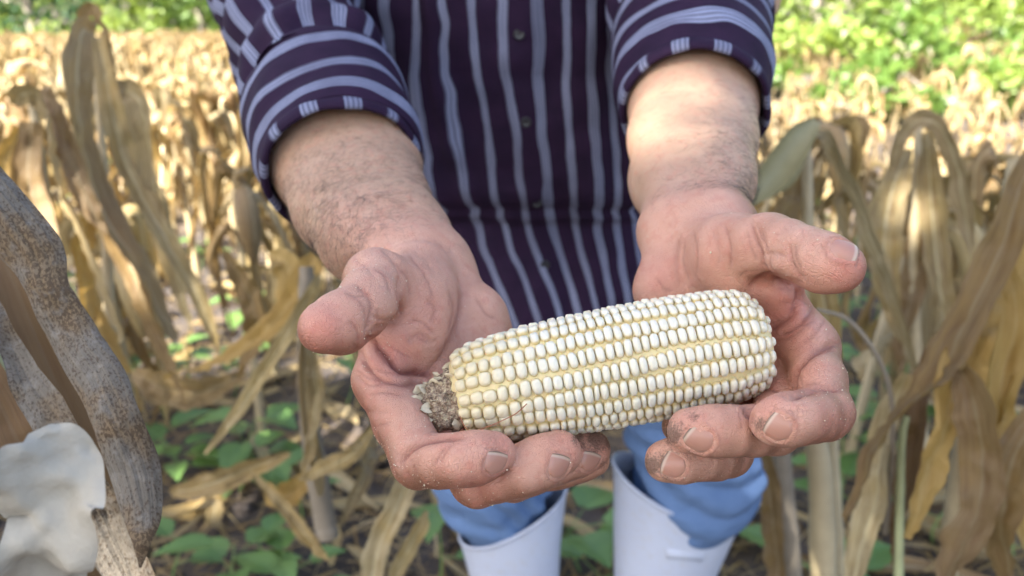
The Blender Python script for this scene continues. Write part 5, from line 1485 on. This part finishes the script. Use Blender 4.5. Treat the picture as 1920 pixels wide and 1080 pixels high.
for seed, S_, C_ in ((11, SL, CL), (23, SR, CR)):
    add_tube_cloth('sleeve', S_, 90, 96, 1.0, seed, 'along', thickness=0.0012)
    add_tube_cloth('cuff', C_, 70, 110, 0.35, seed + 3, 'around', thickness=0.0015)
    # turned-under roll at the cuff's edge
    Cc = catmull(C_, 40); T, N, B = frames(Cc[:, :3], (1, 0, 0)); e = Cc[-1]; rE = e[3] - 0.0015
    k, m = 120, 12
    a = np.linspace(0, 2 * math.pi, k + 1); b = np.linspace(0, 2 * math.pi, m, endpoint=False)
    rad_ = np.cos(a)[:, None] * N[-1] + np.sin(a)[:, None] * B[-1]
    tw = 0.0075 * (1 + 0.18 * vnoise(rad_ * 0.06, 60, seed))
    ctr_ = e[:3] + rad_ * (rE + 0.0004 + 0.0014 * vnoise(rad_ * 0.06, 45, seed + 1))[:, None] + T[-1] * (0.0025 + 0.0012 * vnoise(rad_ * 0.06, 35, seed + 5))[:, None]
    V = ctr_[:, None] + (0.42 * np.cos(b)[None, :, None] * rad_[:, None] + 1.0 * np.sin(b)[None, :, None] * T[-1][None, None]) * tw[:, None, None]
    uv = np.stack(np.broadcast_arrays(a[:, None] * rE * 1.06, b[None] * 0.007), -1).reshape(-1, 2)
    pchild(mesh_np('cuff_roll', V.reshape(-1, 3), grid_faces(k + 1, m, wrap_v=True), M_SHIRT, uv=uv))

# torso: closed loops round the trunk
def torso():
    nz, k = 150, 260
    z = np.linspace(0.66, 1.42, nz)
    cx = np.interp(z, [0.66, 0.85, 1.0, 1.4], [0.055, 0.03, 0.008, 0.0])
    ax = np.interp(z, [0.66, 0.80, 0.838, 0.852, 0.88, 1.0, 1.15, 1.3, 1.38, 1.42], [0.178, 0.168, 0.164, 0.172, 0.180, 0.180, 0.185, 0.185, 0.12, 0.07])
    by = np.interp(z, [0.66, 0.80, 0.838, 0.852, 0.88, 1.0, 1.15, 1.3, 1.38, 1.42], [0.128, 0.112, 0.108, 0.128, 0.136, 0.132, 0.122, 0.115, 0.09, 0.065])
    cy = np.interp(z, [0.66, 0.85, 1.0, 1.2, 1.42], [0.985, 0.985, 0.980, 0.93, 0.87])
    a = np.linspace(-math.pi, math.pi, k + 1)                             # 0 faces the camera
    A, Zz = np.meshgrid(a, z)
    e = 0.85
    X = cx[:, None] + ax[:, None] * np.sign(np.sin(A)) * np.abs(np.sin(A)) ** e
    Y = cy[:, None] - by[:, None] * np.sign(np.cos(A)) * np.abs(np.cos(A)) ** e
    p = np.stack([X, Y, Zz], -1)
    seg = np.hypot(np.diff(X, axis=1), np.diff(Y, axis=1)); arc = np.concatenate([np.zeros((nz, 1)), np.cumsum(seg, 1)], 1); arc = arc - arc[:, k // 2:k // 2 + 1]
    arc = arc * (0.90 + 0.10 * (ax / 0.18)[:, None])
    # hanging folds: mostly vertical above, fanning out from the button line below
    f = 0.0120 * np.sin(arc * 62 + 3 * vnoise(p * np.array([1, 1, 0.4]), 7, 3)) * vnoise(p * np.array([1, 1, 0.35]), 9, 5)
    f += 0.009 * vnoise(p * np.array([1, 1, 0.4]), 16, 6) + 0.0035 * vnoise(p, 42, 7)
    f += 0.011 * np.exp(-((arc - 0.112 - 0.10 * (Zz - 0.95)) / 0.010) ** 2) * np.clip((Zz - 0.84) / 0.05, 0, 1)       # the pleat right of the buttons
    f += 0.007 * np.exp(-((arc + 0.085 + 0.05 * (Zz - 0.95)) / 0.009) ** 2) * np.clip((Zz - 0.87) / 0.05, 0, 1)
    f -= 0.010 * np.exp(-((Zz - 0.838 - 0.02 * np.cos(A)) / 0.006) ** 2)
    n_ = norm(np.stack([np.sin(A), -np.cos(A), 0 * A], -1))
    p = p + n_ * f[..., None]
    low = np.clip((0.86 - Zz) / 0.2, 0, 1)
    U = arc + 0.0157 + 0.022 * vnoise(p * np.array([1, 1, 0.5]), 6, 9) + 0.007 * vnoise(p * np.array([1, 1, 0.6]), 17, 14) + 0.0025 * vnoise(p, 45, 15) + low * (0.30 * (arc - 0.02) * 0.5 - 0.045 * low) + np.clip(Zz - 0.9, 0, 1) * 0.10 * np.tanh(arc * 18) * 0.25
    U += 0.10 * np.clip(0.98 - Zz, 0, 0.14) * np.clip(arc / 0.1, -0.3, 1)
    placket = 0.0022 * (np.abs(arc) < 0.016) + 0.002 * np.exp(-((np.abs(arc) - 0.016) / 0.002) ** 2) * vnoise(p, 45, 12)
    p = p + n_ * placket[..., None]
    uv = np.stack([U, Zz], -1).reshape(-1, 2)
    o = pchild(mesh_np('shirt', p.reshape(-1, 3), grid_faces(nz, k + 1), M_SHIRT, uv=uv))
    md = o.modifiers.new('thick', 'SOLIDIFY'); md.thickness = 0.0012; md.offset = -1
    # buttons down the placket
    for zb in (1.135, 1.045, 0.955, 0.868, 0.795, 0.722):
        i = np.argmin(np.abs(z - zb)); j = np.argmin(np.abs(a)); c = p[i, j]; nrm = n_[i, j]
        s = np.array([1.0, 0, 0]); up_ = np.cross(nrm, s)
        th = np.linspace(0, 2 * math.pi, 20, endpoint=False)
        rings = [(0.0052, 0.0004), (0.0055, 0.0016), (0.0048, 0.0024), (0.0038, 0.0020), (0.0008, 0.0020)]
        V = np.array([c + nrm * h + (np.cos(t) * s + np.sin(t) * up_) * r for r, h in rings for t in th])
        b_ = mesh_np('button', V, grid_faces(len(rings), 20, wrap_v=True), M_BUTTON)
        b_.parent = o
    return o
torso()

# trousers
def leg(ctrl, seed, name='trouser_leg'):
    C = catmull(ctrl, 160); n, k = 160, 130
    a = np.linspace(0, 2 * math.pi, k, endpoint=False)
    d = np.stack([np.cos(a), np.sin(a), 0 * a], -1)
    V = C[:, None, :3] + C[:, 3][:, None, None] * d[None] * np.array([1, 0.95, 1])
    w = 0.006 * vnoise(V * np.array([1, 1, 2.2]), 13, seed) + 0.005 * vnoise(V * np.array([1, 1, 1.8]), 38, seed + 1)
    w = w * np.clip((V[..., 2] - 0.37) / 0.06, 0.05, 1); w += 0.0080 * np.clip((V[..., 2] - 0.37) / 0.06, 0, 1) * np.abs(np.sin(V[..., 2] * 55 + 5 * vnoise(V, 9, seed + 2) + a[None] * 2.0)) * np.clip((0.62 - V[..., 2]) / 0.15, 0, 1)
    V = V + d[None] * w[..., None]
    return pchild(mesh_np(name, V.reshape(-1, 3), grid_faces(n, k, wrap_v=True), M_JEANS))
leg([(-0.03, 1.0, 0.92, 0.105), (-0.025, 1.0, 0.80, 0.098), (-0.02, 0.985, 0.62, 0.082), (-0.018, 0.980, 0.50, 0.078), (-0.028, 0.985, 0.435, 0.074), (-0.026, 0.985, 0.400, 0.071), (-0.012, 0.985, 0.368, 0.060), (0.0, 0.988, 0.33, 0.052), (0.0, 0.99, 0.28, 0.045)], 41)
leg([(0.115, 1.0, 0.92, 0.105), (0.13, 1.0, 0.80, 0.10), (0.185, 0.99, 0.62, 0.088), (0.236, 0.985, 0.53, 0.080), (0.262, 0.985, 0.46, 0.080), (0.262, 0.985, 0.41, 0.076), (0.248, 0.985, 0.375, 0.066), (0.232, 0.987, 0.34, 0.055), (0.22, 0.99, 0.28, 0.045)], 47)
# boots
def boot(x, y, z_lo, z_hi, top_x, seed, flare):
    n, k = 46, 64
    a = np.linspace(0, 2 * math.pi, k, endpoint=False); ca, sa = np.cos(a), np.sin(a)
    rim = (z_lo + z_hi) / 2 + (z_hi - z_lo) / 2 * ca * np.sign(top_x[1])
    t = np.linspace(0, 1, n)[:, None]
    zz = 0.13 + (rim[None] - 0.13) * t
    rx = 0.052 + (0.070 + flare - 0.052) * t ** 1.3; ry = 0.055 + (0.068 - 0.055) * t
    cxx = x + (top_x[0] - x) * t
    V = np.stack([cxx + rx * ca[None], y + ry * sa[None] + 0 * t, zz], -1)
    V += np.stack([ca, sa, 0 * a], -1)[None] * (0.0035 * vnoise(V, 12, seed))[..., None]
    # foot
    rings = []
    for q, (yc, zc, rx_, ry_) in enumerate([(0, 0.13, 0.052, 0.055), (-0.012, 0.10, 0.051, 0.068), (-0.04, 0.075, 0.050, 0.098), (-0.06, 0.05, 0.050, 0.126), (-0.065, 0.028, 0.051, 0.138)]):
        rings.append(np.stack([x + rx_ * ca * np.where(sa < 0, 0.85 + 0.15 * np.cos(sa), 0.85), y + yc + ry_ * sa, 0 * a + zc], -1))
    foot = np.array(rings[::-1])
    full = np.concatenate([foot[:-1], V])
    # rim lip turned over and inner wall
    d = np.stack([ca, sa, 0 * a], -1)
    lip = [V[-1] + d * 0.0025 + [0, 0, 0.0015], V[-1] + d * 0.001 + [0, 0, 0.005], V[-1] - d * 0.002 + [0, 0, 0.004], V[-1] - d * 0.003 - [0, 0, 0.01], V[-8] - d * 0.003, V[-20] - d * 0.003]
    full = np.concatenate([full, np.array(lip)])
    o = pchild(mesh_np('boot', full.reshape(-1, 3), grid_faces(len(full), k, wrap_v=True), M_BOOT))
    # sole
    s1 = np.array([np.stack([x + 0.055 * ca, y - 0.065 + 0.145 * sa, 0 * a + h], -1) for h in (0.0, 0.004, 0.026, 0.030)])
    s1[0] = s1[0] * 1.0; s = mesh_np('sole', s1.reshape(-1, 3), grid_faces(4, k, wrap_v=True), M_SOLE); s.parent = o
    return o, V, a
M_SOLE = simple('boot_sole', (0.16, 0.13, 0.10), 0.8, 0.3, 30)
boot(0.015, 0.985, 0.352, 0.435, (0.0, 1), 61, 0.004)
bo, BV, ba = boot(0.205, 0.985, 0.375, 0.47, (0.232, -1), 67, 0.020)
# raised maker's tab on the outer side of the right boot
j = int(np.argmin(np.abs(((ba - math.pi * 1.52 + math.pi) % (2 * math.pi)) - math.pi))); c = BV[-9, j]
nx = np.array([math.cos(ba[j]), math.sin(ba[j]), 0]); sx = np.array([-nx[1], nx[0], 0]); 
q = np.array([c + sx * sxx * 0.026 + np.array([0, 0, szz * 0.007 - sxx * 0.005]) + nx * h for h, k_ in ((-0.002, 1), (0.0004, 0.95)) for sxx, szz in ((-k_, -k_), (k_, -k_), (k_, k_), (-k_, k_))])
tb = mesh_np('embossed_tab', q, np.array([[4, 5, 6, 7], [0, 1, 5, 4], [1, 2, 6, 5], [2, 3, 7, 6], [3, 0, 4, 7]]), M_BOOT, smooth=False); tb.parent = bo
# ------------------------------------------------------------------ hair and grains on the skin
M_HAIR = simple('dark_hair', (0.035, 0.022, 0.016), 0.5)
def hairs(V, N, A, uvd, regions, count, seed):
    r_ = np.random.default_rng(seed)
    u, v, d = uvd; view = norm(CP - V); face = (N * view).sum(1)
    w = np.zeros(len(V))
    for (cu, cv, ru, rv, rot, amp) in regions:
        c_, s_ = math.cos(rot), math.sin(rot); x, y = u - cu, v - cv
        q = ((x * c_ + y * s_) / ru) ** 2 + ((-x * s_ + y * c_) / rv) ** 2
        w += amp * np.exp(-q)
    w *= (face > -0.3) & (d > 0.455); w = w + 0
    k = r_.choice(len(V), count, p=w / w.sum())
    p = V[k]; n = norm(N[k] * 1.0)
    fl = norm(r_.normal(0, 0.55, (count, 3)) + np.array([0.6, -0.3, -0.6])); fl = norm(fl - n * (fl * n).sum(1)[:, None])
    sd = np.cross(n, fl)
    L = r_.uniform(0.006, 0.015, count); m = 7
    t = np.linspace(0, 1, m)
    cur = r_.normal(0, 1.6, count)
    ang = cur[:, None] * t[None] * 1.6
    dirx = np.cumsum(np.cos(ang), 1) / m; diry = np.cumsum(np.sin(ang), 1) / m
    lift = 0.0011 * np.sin(t * math.pi * 0.9)[None] * r_.uniform(0.5, 1.8, count)[:, None] + 0.0002
    C = p[:, None] + fl[:, None] * (dirx * L[:, None])[..., None] + sd[:, None] * (diry * L[:, None])[..., None] + n[:, None] * lift[..., None]
    T = norm(np.gradient(C, axis=1)); b1 = norm(np.cross(T, n[:, None])); b2 = np.cross(T, b1)
    rad_ = 0.00006 * (1 - 0.6 * t)[None, :, None]
    R3 = [C + rad_ * (math.cos(q) * b1 + math.sin(q) * b2) for q in (0, 2.1, 4.2)]
    VV = np.stack(R3, 2)                                   # count, m, 3, xyz
    F0 = grid_faces(m, 3, wrap_v=True)
    F = (F0[None] + (np.arange(count) * m * 3)[:, None, None]).reshape(-1, 4)
    return VV.reshape(-1, 3), F
mb = MB()
HL = hands['L']; HR = hands['R']
V, F = hairs(HL[0], HL[2], HL[3], HL[4], [(640, 400, 90, 90, 0.3, 1.0), (690, 430, 80, 70, 0, 0.8), (600, 370, 70, 110, -0.4, 0.8), (720, 340, 90, 90, 0, 0.5), (660, 300, 120, 90, 0, 0.3), (625, 460, 40, 50, 0, 0.7)], 2700, 1); mb.add(V, F)
V, F = hairs(HR[0], HR[2], HR[3], HR[4], [(1360, 290, 70, 100, 0, 0.8), (1345, 360, 80, 70, 0, 0.7), (1398, 340, 20, 110, 0, 1.0), (1300, 240, 100, 90, 0, 0.25)], 1500, 2); mb.add(V, F)
tag(pchild(mb.build('arm_hair', M_HAIR)), kind='stuff')
# pale grains of dust clinging to the hands
def grains(sets):
    mb = MB()
    for (V, N, uvd, regions, count, seed) in sets:
        r_ = np.random.default_rng(seed); u, v, d = uvd
        face = (N * norm(CP - V)).sum(1)
        w = np.full(len(V), 0.0) + 0.04 * (d < 0.46)
        for (cu, cv, r, amp) in regions: w += amp * np.exp(-((u - cu) ** 2 + (v - cv) ** 2) / r ** 2)
        w *= (face > 0) & (d < 0.48)
        k = r_.choice(len(V), count, p=w / w.sum())
        base = np.array([[1, 0, 0], [-1, 0, 0], [0, 1, 0], [0, -1, 0], [0, 0, 1], [0, 0, -1]], float)
        F0 = np.array([[0, 2, 4], [2, 1, 4], [1, 3, 4], [3, 0, 4], [2, 0, 5], [1, 2, 5], [3, 1, 5], [0, 3, 5]])
        s = r_.lognormal(math.log(0.00016), 0.45, count)
        P_ = (V[k] + N[k] * s[:, None] * 0.5)[:, None] + base[None] * s[:, None, None] * r_.uniform(0.6, 1.3, (count, 6, 1))
        mb.add(P_.reshape(-1, 3), (F0[None] + (np.arange(count) * 6)[:, None, None]).reshape(-1, 3))
    return mb
g = grains([(HL[0], HL[2], HL[4], [(700, 600, 60, .6), (690, 700, 50, .8), (720, 850, 60, 1.2), (820, 900, 70, .8), (730, 530, 60, .5), (940, 930, 60, .5), (650, 520, 40, .6)], 700, 5),
            (HR[0], HR[2], HR[4], [(1540, 740, 60, .6), (1300, 890, 40, .6), (1480, 450, 60, .4), (1585, 700, 30, .6)], 330, 6)])
M_GRAIN = simple('pale_dust_grain', (0.72, 0.62, 0.46), 0.7)
tag(pchild(g.build('dust_grains', M_GRAIN)), kind='stuff')
